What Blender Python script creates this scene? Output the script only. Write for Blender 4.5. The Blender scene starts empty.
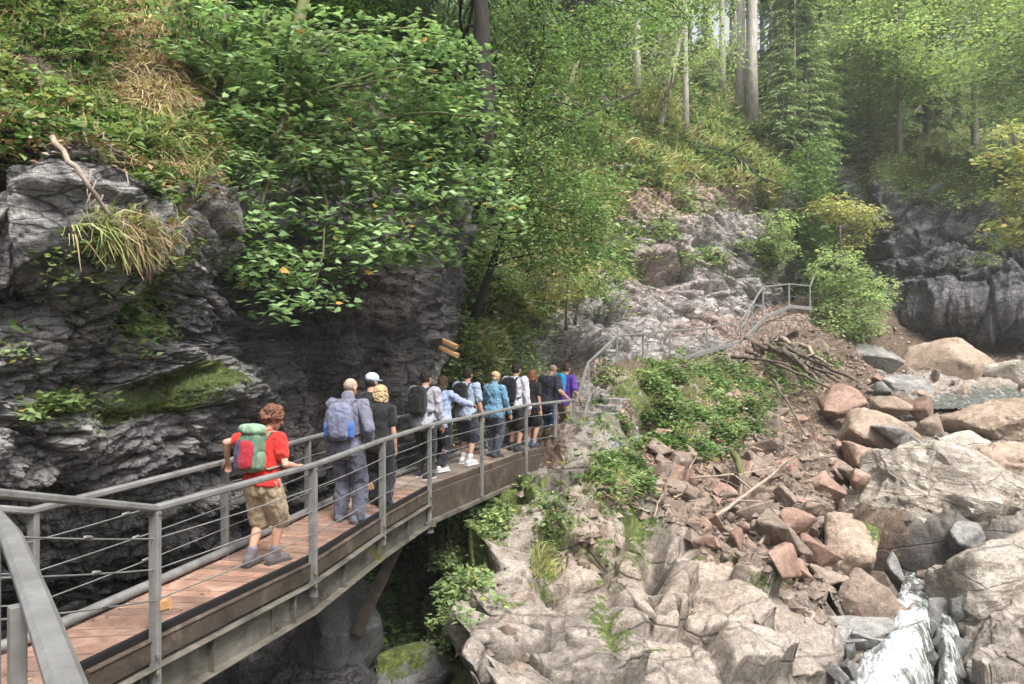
import bpy, bmesh, math, random
import numpy as np
from mathutils import Vector, Matrix

random.seed(7)
C = bpy.context.scene.collection
SC = bpy.context.scene
R = math.radians
RES = 1.0          # terrain mesh density

# ------------------------------------------------------------------ camera, sky, sun, exposure
F, CX, CY = 745.0, 512.0, 342.0
cam = bpy.data.cameras.new('camera'); cam.sensor_width = 36; cam.lens = F / 1024 * 36
cam.clip_start = 0.05; cam.clip_end = 2000
co = bpy.data.objects.new('camera', cam); C.objects.link(co)
co.location = (0, 0, 0); co.rotation_euler = (R(90), 0, 0); SC.camera = co

SUN_EL, SUN_AZ = 58, 150      # azimuth: degrees from +Y towards +X
w = bpy.data.worlds.new('World'); SC.world = w; w.use_nodes = True
nt = w.node_tree
bg = nt.nodes['Background']
sky = nt.nodes.new('ShaderNodeTexSky'); sky.sky_type = 'NISHITA'; sky.sun_disc = False
sky.sun_elevation = R(SUN_EL); sky.sun_rotation = R(SUN_AZ)
sky.air_density = 1.0; sky.dust_density = 6.0; sky.ozone_density = 0.4
hs = nt.nodes.new('ShaderNodeHueSaturation'); hs.inputs['Saturation'].default_value = 0.35
nt.links.new(sky.outputs[0], hs.inputs['Color']); nt.links.new(hs.outputs[0], bg.inputs[0])
bg.inputs[1].default_value = 0.15
sl = bpy.data.lights.new('sun', 'SUN'); sl.energy = 2.2; sl.angle = R(14); sl.color = (1, 0.95, 0.87)
so = bpy.data.objects.new('sun', sl); C.objects.link(so)
so.rotation_euler = (R(90 - SUN_EL), 0, R(180 - SUN_AZ))
SC.view_settings.view_transform = 'Standard'; SC.view_settings.look = 'None'
SC.view_settings.exposure = 1.17; SC.view_settings.gamma = 1
SC.view_settings.use_curve_mapping = False
SC.cycles.max_bounces = 6; SC.cycles.diffuse_bounces = 4; SC.cycles.glossy_bounces = 2
SC.cycles.transmission_bounces = 3; SC.cycles.transparent_max_bounces = 4; SC.cycles.volume_bounces = 1
SC.cycles.use_denoising = True
SC.cycles.use_adaptive_sampling = True; SC.cycles.adaptive_threshold = 0.02

# ------------------------------------------------------------------ helpers
def P(px, py, d): return ((px - CX) / F * d, d, (CY - py) / F * d)
def PV(px, py, d): return Vector(P(px, py, d))

def tag(o, label=None, cat=None, group=None, kind=None):
    if label: o['label'] = label
    if cat: o['category'] = cat
    if group: o['group'] = group
    if kind: o['kind'] = kind
    return o

def empty(name, loc=(0, 0, 0), label=None, cat=None, group=None, rz=0):
    o = bpy.data.objects.new(name, None); C.objects.link(o); o.location = loc; o.rotation_euler = (0, 0, rz)
    o.empty_display_size = 0.1
    return tag(o, label, cat, group)

def link(name, me, mat=None, parent=None):
    o = bpy.data.objects.new(name, me); C.objects.link(o)
    if mat is not None and not me.materials: me.materials.append(mat)
    if parent is not None:
        o.parent = parent
    return o

def npmesh(name, V, Fc, mat=None, parent=None, smooth=False, attrs=None):
    """V (n,3); Fc (m,k) uniform faces"""
    me = bpy.data.meshes.new(name)
    V = np.asarray(V, np.float32); Fc = np.asarray(Fc, np.int32)
    m, k = Fc.shape
    me.vertices.add(len(V)); me.vertices.foreach_set('co', V.ravel())
    me.loops.add(m * k); me.loops.foreach_set('vertex_index', Fc.ravel())
    me.polygons.add(m); me.polygons.foreach_set('loop_start', np.arange(0, m * k, k, dtype=np.int32))
    me.polygons.foreach_set('loop_total', np.full(m, k, np.int32))
    me.polygons.foreach_set('use_smooth', np.full(m, smooth, bool))
    if attrs:
        for a, val in attrs.items():
            at = me.attributes.new(a, 'FLOAT', 'POINT'); at.data.foreach_set('value', np.asarray(val, np.float32).ravel())
    me.update(); me.validate(clean_customdata=False)
    return link(name, me, mat, parent)

def mesh_list(name, parts, mat=None, parent=None, smooth=False):
    """parts: list of (verts, faces(list of tuples))"""
    vs, fs = [], []
    for v, f in parts:
        b = len(vs); vs += [tuple(x) for x in v]; fs += [tuple(i + b for i in q) for q in f]
    me = bpy.data.meshes.new(name); me.from_pydata(vs, [], fs); me.update()
    if smooth: me.polygons.foreach_set('use_smooth', [True] * len(me.polygons))
    return link(name, me, mat, parent)

def bar(p0, p1, w, h, up=(0, 0, 1), bev=0.0):
    p0 = Vector(p0); p1 = Vector(p1); d = (p1 - p0).normalized(); up = Vector(up)
    if abs(d.dot(up)) > 0.99: up = Vector((0, 1, 0))
    s = d.cross(up).normalized(); u = s.cross(d).normalized()
    b = bev
    prof = [(-w/2 + b, -h/2), (w/2 - b, -h/2), (w/2, -h/2 + b), (w/2, h/2 - b), (w/2 - b, h/2), (-w/2 + b, h/2), (-w/2, h/2 - b), (-w/2, -h/2 + b)] if b else \
           [(-w/2, -h/2), (w/2, -h/2), (w/2, h/2), (-w/2, h/2)]
    n = len(prof)
    v = [p + s*a + u*c for p in (p0, p1) for a, c in prof]
    f = [(i, (i + 1) % n, (i + 1) % n + n, i + n) for i in range(n)] + [tuple(range(n))[::-1], tuple(range(n, 2*n))]
    return v, f

def polybar(pts, w, h, bev=0.0, up=(0, 0, 1)):
    """mitred rectangular bar along a polyline"""
    pts = [Vector(p) for p in pts]; up = Vector(up); b = bev
    prof = [(-w/2 + b, -h/2), (w/2 - b, -h/2), (w/2, -h/2 + b), (w/2, h/2 - b), (w/2 - b, h/2), (-w/2 + b, h/2), (-w/2, h/2 - b), (-w/2, -h/2 + b)]
    n = len(prof); v = []; f = []
    for i, p in enumerate(pts):
        a = (pts[i] - pts[i-1]).normalized() if i else None
        c = (pts[i+1] - pts[i]).normalized() if i < len(pts) - 1 else None
        a = a or c; c = c or a
        t = (a + c).normalized(); s = t.cross(up).normalized(); u = s.cross(t).normalized()
        k = 1 / max(0.5, a.cross(up).normalized().dot(s))
        v += [p + s*x*k + u*z for x, z in prof]
        if i: f += [((i-1)*n + j, (i-1)*n + (j+1) % n, i*n + (j+1) % n, i*n + j) for j in range(n)]
    f += [tuple(range(n))[::-1], tuple(range(len(v) - n, len(v)))]
    return v, f

def box(c, sx, sy, sz, yaw=0, bev=0.0):
    c = Vector(c); d = Vector((math.cos(yaw), math.sin(yaw), 0)) * sx / 2
    return bar(c - d, c + d, sy, sz, bev=bev)

def tube(pts, rad, n=8, cap=True, wob=0.0):
    pts = [Vector(p) for p in pts]
    if not hasattr(rad, '__len__'): rad = [rad] * len(pts)
    v = []; f = []; s = None
    for i, p in enumerate(pts):
        t = (pts[min(i+1, len(pts)-1)] - pts[max(i-1, 0)]).normalized()
        if s is None:
            a = Vector((0, 0, 1)) if abs(t.z) < 0.9 else Vector((1, 0, 0)); s = t.cross(a).normalized()
        s = (s - t * s.dot(t)).normalized(); u = t.cross(s)
        for j in range(n):
            a = 2 * math.pi * j / n; r = rad[i] * (1 + random.uniform(-wob, wob))
            v.append(p + (s * math.cos(a) + u * math.sin(a)) * r)
        if i: f += [((i-1)*n + j, (i-1)*n + (j+1) % n, i*n + (j+1) % n, i*n + j) for j in range(n)]
    if cap: f += [tuple(range(n))[::-1], tuple(range(len(v) - n, len(v)))]
    return v, f

def haze():
    me = bpy.data.meshes.new('haze'); x0, x1, y0, y1, z0, z1 = -420, 420, -400, 440, -22, 48
    v = [(x, y, z) for z in (z0, z1) for y in (y0, y1) for x in (x0, x1)]
    me.from_pydata(v, [], [(0, 2, 3, 1), (4, 5, 7, 6), (0, 1, 5, 4), (2, 6, 7, 3), (0, 4, 6, 2), (1, 3, 7, 5)])
    m = bpy.data.materials.new('thin_haze'); m.use_nodes = True; t = m.node_tree
    for n in list(t.nodes):
        if n.type != 'OUTPUT_MATERIAL': t.nodes.remove(n)
    pv = t.nodes.new('ShaderNodeVolumePrincipled'); pv.inputs['Density'].default_value = HAZE; pv.inputs['Color'].default_value = (0.93, 0.97, 0.95, 1); pv.inputs['Anisotropy'].default_value = 0.2
    t.links.new(pv.outputs[0], [n for n in t.nodes if n.type == 'OUTPUT_MATERIAL'][0].inputs['Volume'])
    tag(link('haze', me, m), 'thin pale haze filling the gorge and the far wood', 'haze', kind='stuff')
HAZE = 0.0008
# ------------------------------------------------------------------ numpy noise
def _h(ix, iy, iz, seed):
    h = (ix.astype(np.uint32) * np.uint32(374761393) + iy.astype(np.uint32) * np.uint32(668265263) + iz.astype(np.uint32) * np.uint32(2147483647 - 59) + np.uint32(seed * 1013904223 & 0xffffffff))
    h ^= h >> np.uint32(13); h *= np.uint32(1274126177); h ^= h >> np.uint32(16); h *= np.uint32(2246822519); h ^= h >> np.uint32(13)
    return h
_G = np.random.RandomState(3).normal(size=(256, 3)).astype(np.float32); _G /= np.linalg.norm(_G, axis=1)[:, None]
def perlin(p, seed=0):
    p = np.asarray(p, np.float32); i = np.floor(p).astype(np.int64); f = p - i
    u = f * f * f * (f * (f * 6 - 15) + 10); out = 0
    for dx in (0, 1):
        wx = u[:, 0] if dx else 1 - u[:, 0]
        for dy in (0, 1):
            wy = u[:, 1] if dy else 1 - u[:, 1]
            for dz in (0, 1):
                wz = u[:, 2] if dz else 1 - u[:, 2]
                g = _G[_h(i[:, 0] + dx, i[:, 1] + dy, i[:, 2] + dz, seed) & np.uint32(255)]
                out = out + wx * wy * wz * (g[:, 0] * (f[:, 0] - dx) + g[:, 1] * (f[:, 1] - dy) + g[:, 2] * (f[:, 2] - dz))
    return out * 1.5
def fbm(p, o=4, seed=0, gain=0.5, ridged=False):
    s = 0; a = 1; q = np.asarray(p, np.float32)
    for k in range(o):
        n = perlin(q, seed + k)
        if ridged: n = 1 - 2 * np.abs(n)
        s = s + a * n; a *= gain; q = q * 2.03 + 17.3
    return s
def voronoi(p, seed=0, jit=0.9):
    p = np.asarray(p, np.float32); i = np.floor(p).astype(np.int64)
    f1 = np.full(len(p), 9.0, np.float32); f2 = f1.copy(); cid = np.zeros(len(p), np.uint32); cen = np.zeros((len(p), 3), np.float32)
    for dx in (-1, 0, 1):
        for dy in (-1, 0, 1):
            for dz in (-1, 0, 1):
                c = i + np.array([dx, dy, dz]); h = _h(c[:, 0], c[:, 1], c[:, 2], seed)
                q = c + 0.5 + jit * (np.stack([(h & np.uint32(1023)) / 1023.0, ((h >> np.uint32(10)) & np.uint32(1023)) / 1023.0, ((h >> np.uint32(20)) & np.uint32(1023)) / 1023.0], 1) - 0.5)
                d = np.sqrt(((p - q) ** 2).sum(1)).astype(np.float32)
                m = d < f1
                f2 = np.where(m, f1, np.minimum(f2, d)); f1 = np.where(m, d, f1); cid = np.where(m, h, cid); cen[m] = q[m]
    return f1, f2, cid, cen
def sstep(a, b, x): t = np.clip((x - a) / (b - a), 0, 1); return t * t * (3 - 2 * t)
def blobs(px, py, L):
    s = np.zeros_like(px)
    for (x, y, rx, ry, k) in L: s = s + k * np.exp(-(((px - x) / rx) ** 2 + ((py - y) / ry) ** 2))
    return s

# ------------------------------------------------------------------ materials
def srgb(r, g, b):
    def c(x): x /= 255; return x / 12.92 if x <= 0.04045 else ((x + 0.055) / 1.055) ** 2.4
    return (c(r), c(g), c(b), 1)
class N:
    def __init__(s, name, rough=0.8):
        s.m = bpy.data.materials.new(name); s.m.use_nodes = True; s.t = s.m.node_tree
        s.b = s.t.nodes['Principled BSDF']; s.b.inputs['Roughness'].default_value = rough
        s.b.inputs['Specular IOR Level'].default_value = 0.3
        s.out = s.t.nodes['Material Output']
    def n(s, typ, **k):
        x = s.t.nodes.new('ShaderNode' + typ)
        for a, v in k.items(): setattr(x, a, v)
        return x
    def l(s, a, b): s.t.links.new(a, b)
    def coord(s, scale=(1, 1, 1), rot=(0, 0, 0), rnd=False):
        tc = s.n('TexCoord'); mp = s.n('Mapping'); mp.inputs['Scale'].default_value = scale; mp.inputs['Rotation'].default_value = rot
        s.l(tc.outputs['Object'], mp.inputs[0])
        if rnd:
            oi = s.n('ObjectInfo'); mu = s.n('Math', operation='MULTIPLY'); mu.inputs[1].default_value = 37.0
            s.l(oi.outputs['Random'], mu.inputs[0]); s.l(mu.outputs[0], mp.inputs['Location'])
        return mp.outputs[0]
    def noise(s, vec, scale, detail=5, rough=0.55, dist=0.0):
        x = s.n('TexNoise'); x.inputs['Scale'].default_value = scale; x.inputs['Detail'].default_value = detail
        x.inputs['Roughness'].default_value = rough; x.inputs['Distortion'].default_value = dist
        s.l(vec, x.inputs['Vector']); return x.outputs['Fac']
    def ramp(s, fac, stops):
        r = s.n('ValToRGB'); e = r.color_ramp.elements
        while len(e) < len(stops): e.new(0.5)
        for i, (p, c) in enumerate(stops):
            e[i].position = p; e[i].color = c if hasattr(c, '__len__') else (c, c, c, 1)
        s.l(fac, r.inputs[0]); return r.outputs[0]
    def mix(s, fac, a, b, mode='MIX'):
        x = s.n('Mix', data_type='RGBA', blend_type=mode)
        for k, v in ((0, fac), (6, a), (7, b)):
            if isinstance(v, (int, float)): x.inputs[k].default_value = v
            elif isinstance(v, tuple): x.inputs[k].default_value = v
            else: s.l(v, x.inputs[k])
        return x.outputs[2]
    def math(s, op, a, b=0.0):
        x = s.n('Math', operation=op)
        for k, v in ((0, a), (1, b)):
            if isinstance(v, (int, float)): x.inputs[k].default_value = v
            else: s.l(v, x.inputs[k])
        return x.outputs[0]
    def attr(s, name): x = s.n('Attribute', attribute_name=name); return x.outputs['Fac']
    def bump(s, h, dist, strength=1.0, prev=None):
        x = s.n('Bump'); x.inputs['Distance'].default_value = dist; x.inputs['Strength'].default_value = strength
        s.l(h, x.inputs['Height'])
        if prev is not None: s.l(prev, x.inputs['Normal'])
        return x.outputs[0]
    def color(s, c):
        if isinstance(c, tuple): s.b.inputs['Base Color'].default_value = c
        else: s.l(c, s.b.inputs['Base Color'])
    def normal(s, x): s.l(x, s.b.inputs['Normal'])

def rock_mat(name, dark, mid, light, aniso=(1, 1, 1), rot=(0, 0, 0), rough=0.75, fs=1.0, rnd=False, bumpd=0.03, spots=None, spec=0.35, jf=1.0, jw=.35, fine_j=1.0, jn_amt=.75):
    n = N(name, rough); n.b.inputs['Specular IOR Level'].default_value = spec
    v = n.coord(aniso, rot, rnd); v1 = n.coord(rnd=rnd)
    big = n.noise(v, 0.6 * fs, 5, 0.6, 0.5); med = n.noise(v, 3.0 * fs, 7, 0.65, 0.8); fine = n.noise(v1, 22 * fs, 5, 0.7)
    c = n.ramp(big, [(0.3, dark), (0.5, mid), (0.68, light)])
    c2 = n.ramp(med, [(0.32, dark), (0.52, mid), (0.66, light)])
    c = n.mix(0.55, c, c2)
    g = n.ramp(fine, [(0.3, 0.60), (0.5, 1.0), (0.7, 1.4)]); g2 = n.ramp(n.noise(v1, 70 * fs, 3, 0.7), [(0.35, 0.72), (0.65, 1.28)]); g = n.mix(1.0, g, g2, 'MULTIPLY')
    c = n.mix(1.0, c, g, 'MULTIPLY')
    if spots:
        sp = n.ramp(n.noise(v1, 9 * fs, 6, 0.75, 0.3), [(0.60, 0.0), (0.68, 1.0)]); c = n.mix(n.math('MULTIPLY', sp, 0.7), c, spots)
    nn = n.noise(v1, 6, 5, 0.7)
    nz = n.n('TexNoise'); nz.inputs['Scale'].default_value = 1.3 * fs; nz.inputs['Detail'].default_value = 4; n.l(v, nz.inputs['Vector'])
    va = n.n('VectorMath', operation='MULTIPLY_ADD'); n.l(nz.outputs['Color'], va.inputs[0]); va.inputs[1].default_value = (jw, jw, jw); n.l(v, va.inputs[2])
    def joints(sc, w_):
        x = n.n('TexVoronoi', feature='DISTANCE_TO_EDGE'); x.inputs['Scale'].default_value = sc; n.l(va.outputs[0], x.inputs['Vector']); return n.ramp(x.outputs['Distance'], [(0.0, 0.0), (w_, 1.0)])
    j1 = joints(1.3 * fs * jf, .022); j2 = joints(4.2 * fs * jf, .05); j2 = n.mix(n.ramp(big, [(0.45, 1.0), (0.55, 0.15)]), j2, (1, 1, 1, 1)); jn = n.mix(fine_j, j1, j2, 'MULTIPLY')
    c = n.mix(n.math('MULTIPLY', n.math('SUBTRACT', 1.0, jn), jn_amt), c, (0.02, 0.018, 0.016, 1))
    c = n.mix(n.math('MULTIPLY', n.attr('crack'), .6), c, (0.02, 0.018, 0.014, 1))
    def cover(c, attr, colr, lo=0.35, hi=0.55):
        a = n.attr(attr); s = n.math('ADD', n.math('MULTIPLY', a, 1.1), n.math('MULTIPLY', n.math('SUBTRACT', nn, 0.5), 2.2))
        return n.mix(n.ramp(s, [(lo, 0.0), (hi, 1.0)]), c, colr)
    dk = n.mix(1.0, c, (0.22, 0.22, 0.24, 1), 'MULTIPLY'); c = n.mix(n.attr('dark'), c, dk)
    wm = n.mix(1.0, c, (1.25, 0.88, 0.70, 1), 'MULTIPLY'); c = n.mix(n.attr('warm'), c, wm)
    f2 = n.noise(v1, 30, 4, 0.7)
    soil = n.ramp(f2, [(0.3, (0.03, 0.02, 0.014, 1)), (0.52, (0.085, 0.06, 0.043, 1)), (0.7, (0.20, 0.15, 0.115, 1))])
    moss = n.ramp(n.noise(v1, 14, 5, 0.7), [(0.3, (0.02, 0.03, 0.008, 1)), (0.5, (0.055, 0.078, 0.018, 1)), (0.7, (0.15, 0.18, 0.04, 1))])
    c = cover(c, 'soil', soil); c = cover(c, 'moss', moss)
    n.color(c)
    b = n.bump(med, bumpd * 2.2, 0.9); b = n.bump(jn, bumpd * 1.2, 0.8, b) if jn_amt else b; b = n.bump(n.noise(v, 9 * fs, 7, 0.7, 0.6), bumpd, 0.9, b); b = n.bump(fine, bumpd * 0.5, 1.0, b)
    n.normal(b)
    return n.m

def leaf_mat(name, c1, c2, c3=None, trans=0.35, p3=0.93):
    n = N(name, 0.55); n.b.inputs['Specular IOR Level'].default_value = 0.25
    g = n.n('NewGeometry'); st = [(0.0, c1), (0.75, c2)]
    if c3: st += [(p3, c2), (p3 + 0.01, c3)]
    c = n.ramp(g.outputs['Random Per Island'], st)
    big = n.noise(n.coord(), 0.8, 3); c = n.mix(1.0, c, n.ramp(big, [(0.3, 0.65), (0.7, 1.4)]), 'MULTIPLY')
    n.color(c)
    t = n.n('BsdfTranslucent'); n.l(n.mix(1.0, c, (1.35, 1.4, 0.9, 1), 'MULTIPLY'), t.inputs[0])
    mx = n.n('MixShader'); mx.inputs[0].default_value = trans
    n.l(n.b.outputs[0], mx.inputs[1]); n.l(t.outputs[0], mx.inputs[2]); n.l(mx.outputs[0], n.out.inputs[0])
    return n.m

def cloth_mat(name, c, rough=0.85, var=0.07):
    n = N(name, rough); v = n.coord(); f = n.noise(v, 14, 4); a = tuple(x * (1 - var) for x in c[:3]) + (1,); b = tuple(min(1, x * (1 + var)) for x in c[:3]) + (1,)
    n.color(n.ramp(f, [(0.35, a), (0.65, b)])); n.b.inputs['Sheen Weight'].default_value = 0.15
    n.normal(n.bump(n.noise(v, 9, 3, 0.5, 0.6), 0.02, 0.6, n.bump(n.noise(v, 400, 2), 0.001, 0.5)))
    return n.m

M = {}
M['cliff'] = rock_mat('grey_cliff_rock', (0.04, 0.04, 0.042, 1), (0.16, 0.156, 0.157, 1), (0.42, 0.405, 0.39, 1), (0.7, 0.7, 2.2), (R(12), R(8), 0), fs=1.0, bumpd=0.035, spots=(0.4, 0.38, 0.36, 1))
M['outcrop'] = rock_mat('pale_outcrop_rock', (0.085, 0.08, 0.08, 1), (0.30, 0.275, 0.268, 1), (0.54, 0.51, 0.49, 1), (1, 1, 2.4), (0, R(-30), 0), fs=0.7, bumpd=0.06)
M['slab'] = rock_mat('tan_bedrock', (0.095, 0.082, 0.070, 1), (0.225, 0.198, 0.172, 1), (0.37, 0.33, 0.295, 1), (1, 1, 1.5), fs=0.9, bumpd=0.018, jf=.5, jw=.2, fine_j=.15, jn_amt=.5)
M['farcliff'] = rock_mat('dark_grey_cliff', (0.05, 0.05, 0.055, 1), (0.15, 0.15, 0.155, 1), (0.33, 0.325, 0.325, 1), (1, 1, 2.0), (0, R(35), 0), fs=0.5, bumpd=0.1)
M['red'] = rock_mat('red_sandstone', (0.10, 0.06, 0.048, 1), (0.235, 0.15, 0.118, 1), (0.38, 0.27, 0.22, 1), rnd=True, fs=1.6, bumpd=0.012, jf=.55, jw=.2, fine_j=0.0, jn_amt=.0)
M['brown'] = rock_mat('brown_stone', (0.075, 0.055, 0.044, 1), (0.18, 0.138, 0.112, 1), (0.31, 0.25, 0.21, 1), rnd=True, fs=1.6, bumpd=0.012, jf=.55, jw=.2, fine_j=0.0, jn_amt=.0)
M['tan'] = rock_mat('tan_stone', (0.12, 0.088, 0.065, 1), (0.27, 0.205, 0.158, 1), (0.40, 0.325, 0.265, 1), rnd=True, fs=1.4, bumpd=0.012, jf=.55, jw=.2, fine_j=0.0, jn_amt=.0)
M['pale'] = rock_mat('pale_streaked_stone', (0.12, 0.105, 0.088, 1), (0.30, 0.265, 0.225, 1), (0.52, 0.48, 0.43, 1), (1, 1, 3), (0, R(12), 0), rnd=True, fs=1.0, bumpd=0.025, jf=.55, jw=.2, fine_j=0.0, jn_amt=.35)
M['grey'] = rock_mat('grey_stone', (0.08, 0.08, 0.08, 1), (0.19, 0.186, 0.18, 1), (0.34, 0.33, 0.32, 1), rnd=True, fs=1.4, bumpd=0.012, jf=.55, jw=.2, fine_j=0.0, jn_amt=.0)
M['maple'] = leaf_mat('maple_leaf', (0.075, 0.145, 0.06, 1), (0.26, 0.38, 0.18, 1), (0.48, 0.29, 0.08, 1), 0.35, 0.982)
M['beech'] = leaf_mat('beech_leaf', (0.055, 0.11, 0.035, 1), (0.175, 0.28, 0.10, 1), (0.35, 0.30, 0.08, 1), 0.35, 0.975)
M['light'] = leaf_mat('light_green_leaf', (0.17, 0.25, 0.11, 1), (0.33, 0.42, 0.21, 1), (0.48, 0.46, 0.16, 1), 0.5, 0.95)  # lighter green leaf colour
M['yellow'] = leaf_mat('yellow_leaf', (0.20, 0.25, 0.09, 1), (0.40, 0.40, 0.18, 1), (0.42, 0.28, 0.11, 1), 0.4, 0.9)
M['spruce'] = leaf_mat('spruce_needles', (0.04, 0.08, 0.03, 1), (0.11, 0.17, 0.065, 1), None, 0.25)
M['spruce_pale'] = leaf_mat('pale_spruce_needles', (0.12, 0.19, 0.08, 1), (0.27, 0.36, 0.16, 1), None, 0.25)
M['herb'] = leaf_mat('herb_leaf', (0.06, 0.10, 0.035, 1), (0.21, 0.29, 0.12, 1), (0.30, 0.26, 0.08, 1), 0.35, 0.93)
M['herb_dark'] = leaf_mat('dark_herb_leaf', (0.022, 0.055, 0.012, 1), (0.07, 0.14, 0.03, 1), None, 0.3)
M['grass'] = leaf_mat('grass_blade', (0.14, 0.18, 0.055, 1), (0.32, 0.35, 0.14, 1), (0.42, 0.34, 0.18, 1), 0.3, 0.8)
M['dry'] = leaf_mat('dry_grass', (0.22, 0.15, 0.085, 1), (0.50, 0.38, 0.24, 1), (0.24, 0.26, 0.07, 1), 0.25, 0.85)
M['litter'] = leaf_mat('leaf_litter', (0.10, 0.06, 0.035, 1), (0.32, 0.21, 0.13, 1), (0.40, 0.36, 0.30, 1), 0.15, 0.85)

def bark_mat(name, a, b, moss=0.0):
    n = N(name, 0.9); v = n.coord((1, 1, 0.3)); f = n.noise(v, 7, 6, 0.7, 0.5); c = n.ramp(f, [(0.3, a), (0.7, b)])
    if moss: c = n.mix(n.ramp(n.noise(n.coord(), 3, 4), [(0.62 - moss * 0.3, 0.0), (0.72 - moss * 0.3, 1.0)]), c, (0.10, 0.115, 0.04, 1))
    n.color(c); n.normal(n.bump(f, 0.04, 0.8)); return n.m
M['bark'] = bark_mat('grey_bark', (0.06, 0.05, 0.045, 1), (0.20, 0.175, 0.155, 1))
M['bark_pale'] = bark_mat('pale_bark', (0.22, 0.20, 0.18, 1), (0.52, 0.48, 0.44, 1))
M['bark_dark'] = bark_mat('dark_bark', (0.012, 0.011, 0.01, 1), (0.04, 0.035, 0.03, 1))
M['bark_moss'] = bark_mat('mossy_bark', (0.05, 0.045, 0.03, 1), (0.16, 0.14, 0.09, 1), 0.7)
M['stick'] = bark_mat('weathered_stick', (0.16, 0.125, 0.10, 1), (0.38, 0.32, 0.26, 1))
M['stick_dark'] = bark_mat('dark_stick', (0.05, 0.04, 0.035, 1), (0.17, 0.135, 0.11, 1))

def steel():
    n = N('galvanised_steel', 0.45); v = n.coord(); f = n.noise(v, 5, 6, 0.65); g = n.noise(v, 60, 3)
    n.color(n.mix(n.ramp(g, [(0.3, 0.0), (0.7, 0.5)]), n.ramp(f, [(0.3, (0.12, 0.122, 0.12, 1)), (0.7, (0.30, 0.305, 0.31, 1))]), (0.21, 0.20, 0.185, 1)))
    n.b.inputs['Metallic'].default_value = 0.35; n.l(n.ramp(f, [(0.3, 0.55), (0.7, 0.38)]), n.b.inputs['Roughness'])
    n.normal(n.bump(g, 0.001, 0.5)); return n.m
M['steel'] = steel()
def beam():
    n = N('stained_steel_beam', 0.7); v = n.coord((1, 1, 2)); f = n.noise(v, 2.2, 7, 0.7, 0.6)
    c = n.ramp(f, [(0.3, (0.025, 0.022, 0.017, 1)), (0.5, (0.085, 0.078, 0.065, 1)), (0.72, (0.17, 0.158, 0.135, 1))])
    c = n.mix(n.ramp(n.noise(v, 1.1, 5), [(0.60, 0.0), (0.68, 0.8)]), c, (0.10, 0.10, 0.025, 1)); n.color(c); n.normal(n.bump(f, 0.006, 0.6)); return n.m
M['beam'] = beam()
def wood(name, a, b, c3, sc=1.0):
    n = N(name, 0.75); g = n.n('NewGeometry'); v = n.coord((1, 1, 1)); f = n.noise(v, 3.0 * sc, 6, 0.7, 0.8); h = n.noise(v, 45 * sc, 4, 0.6)
    c = n.ramp(f, [(0.28, a), (0.55, b), (0.75, c3)])
    c = n.mix(1.0, c, n.ramp(g.outputs['Random Per Island'], [(0, (0.68, 0.7, 0.74, 1)), (1, (1.25, 1.2, 1.15, 1))]), 'MULTIPLY')
    c = n.mix(1.0, c, n.ramp(h, [(0.3, 0.8), (0.7, 1.15)]), 'MULTIPLY'); n.color(c); n.normal(n.bump(h, 0.003, 0.7)); return n.m
M['plank'] = wood('reddish_deck_board', (0.13, 0.078, 0.056, 1), (0.28, 0.178, 0.138, 1), (0.38, 0.28, 0.235, 1))
M['plank_grey'] = wood('weathered_deck_board', (0.10, 0.08, 0.065, 1), (0.22, 0.18, 0.15, 1), (0.33, 0.28, 0.24, 1))
M['timber'] = wood('dark_timber', (0.02, 0.015, 0.011, 1), (0.062, 0.048, 0.038, 1), (0.14, 0.112, 0.09, 1))
M['fresh'] = wood('fresh_timber', (0.30, 0.16, 0.07, 1), (0.48, 0.29, 0.15, 1), (0.60, 0.42, 0.26, 1))
bk = N('black_rubber', 0.5); bk.color((0.012, 0.012, 0.013, 1)); M['black'] = bk.m
# ------------------------------------------------------------------ terrain sheets
def hermite(xk, yk, x):
    """yk (..., n) at xk -> values at x (limited cubic)"""
    xk = np.asarray(xk, float); yk = np.asarray(yk, float); h = np.diff(xk); dl = np.diff(yk, axis=-1) / h
    m = np.empty_like(yk); m[..., 0] = dl[..., 0]; m[..., -1] = dl[..., -1]
    m[..., 1:-1] = 0.5 * (dl[..., 1:] + dl[..., :-1])
    i = np.clip(np.searchsorted(xk, x) - 1, 0, len(xk) - 2); t = (x - xk[i]) / h[i]
    a, b, ma, mb = yk[..., i], yk[..., i+1], m[..., i] * h[i], m[..., i+1] * h[i]
    return a*(2*t**3 - 3*t**2 + 1) + ma*(t**3 - 2*t**2 + t) + b*(-2*t**3 + 3*t**2) + mb*(t**3 - t**2)

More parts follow.
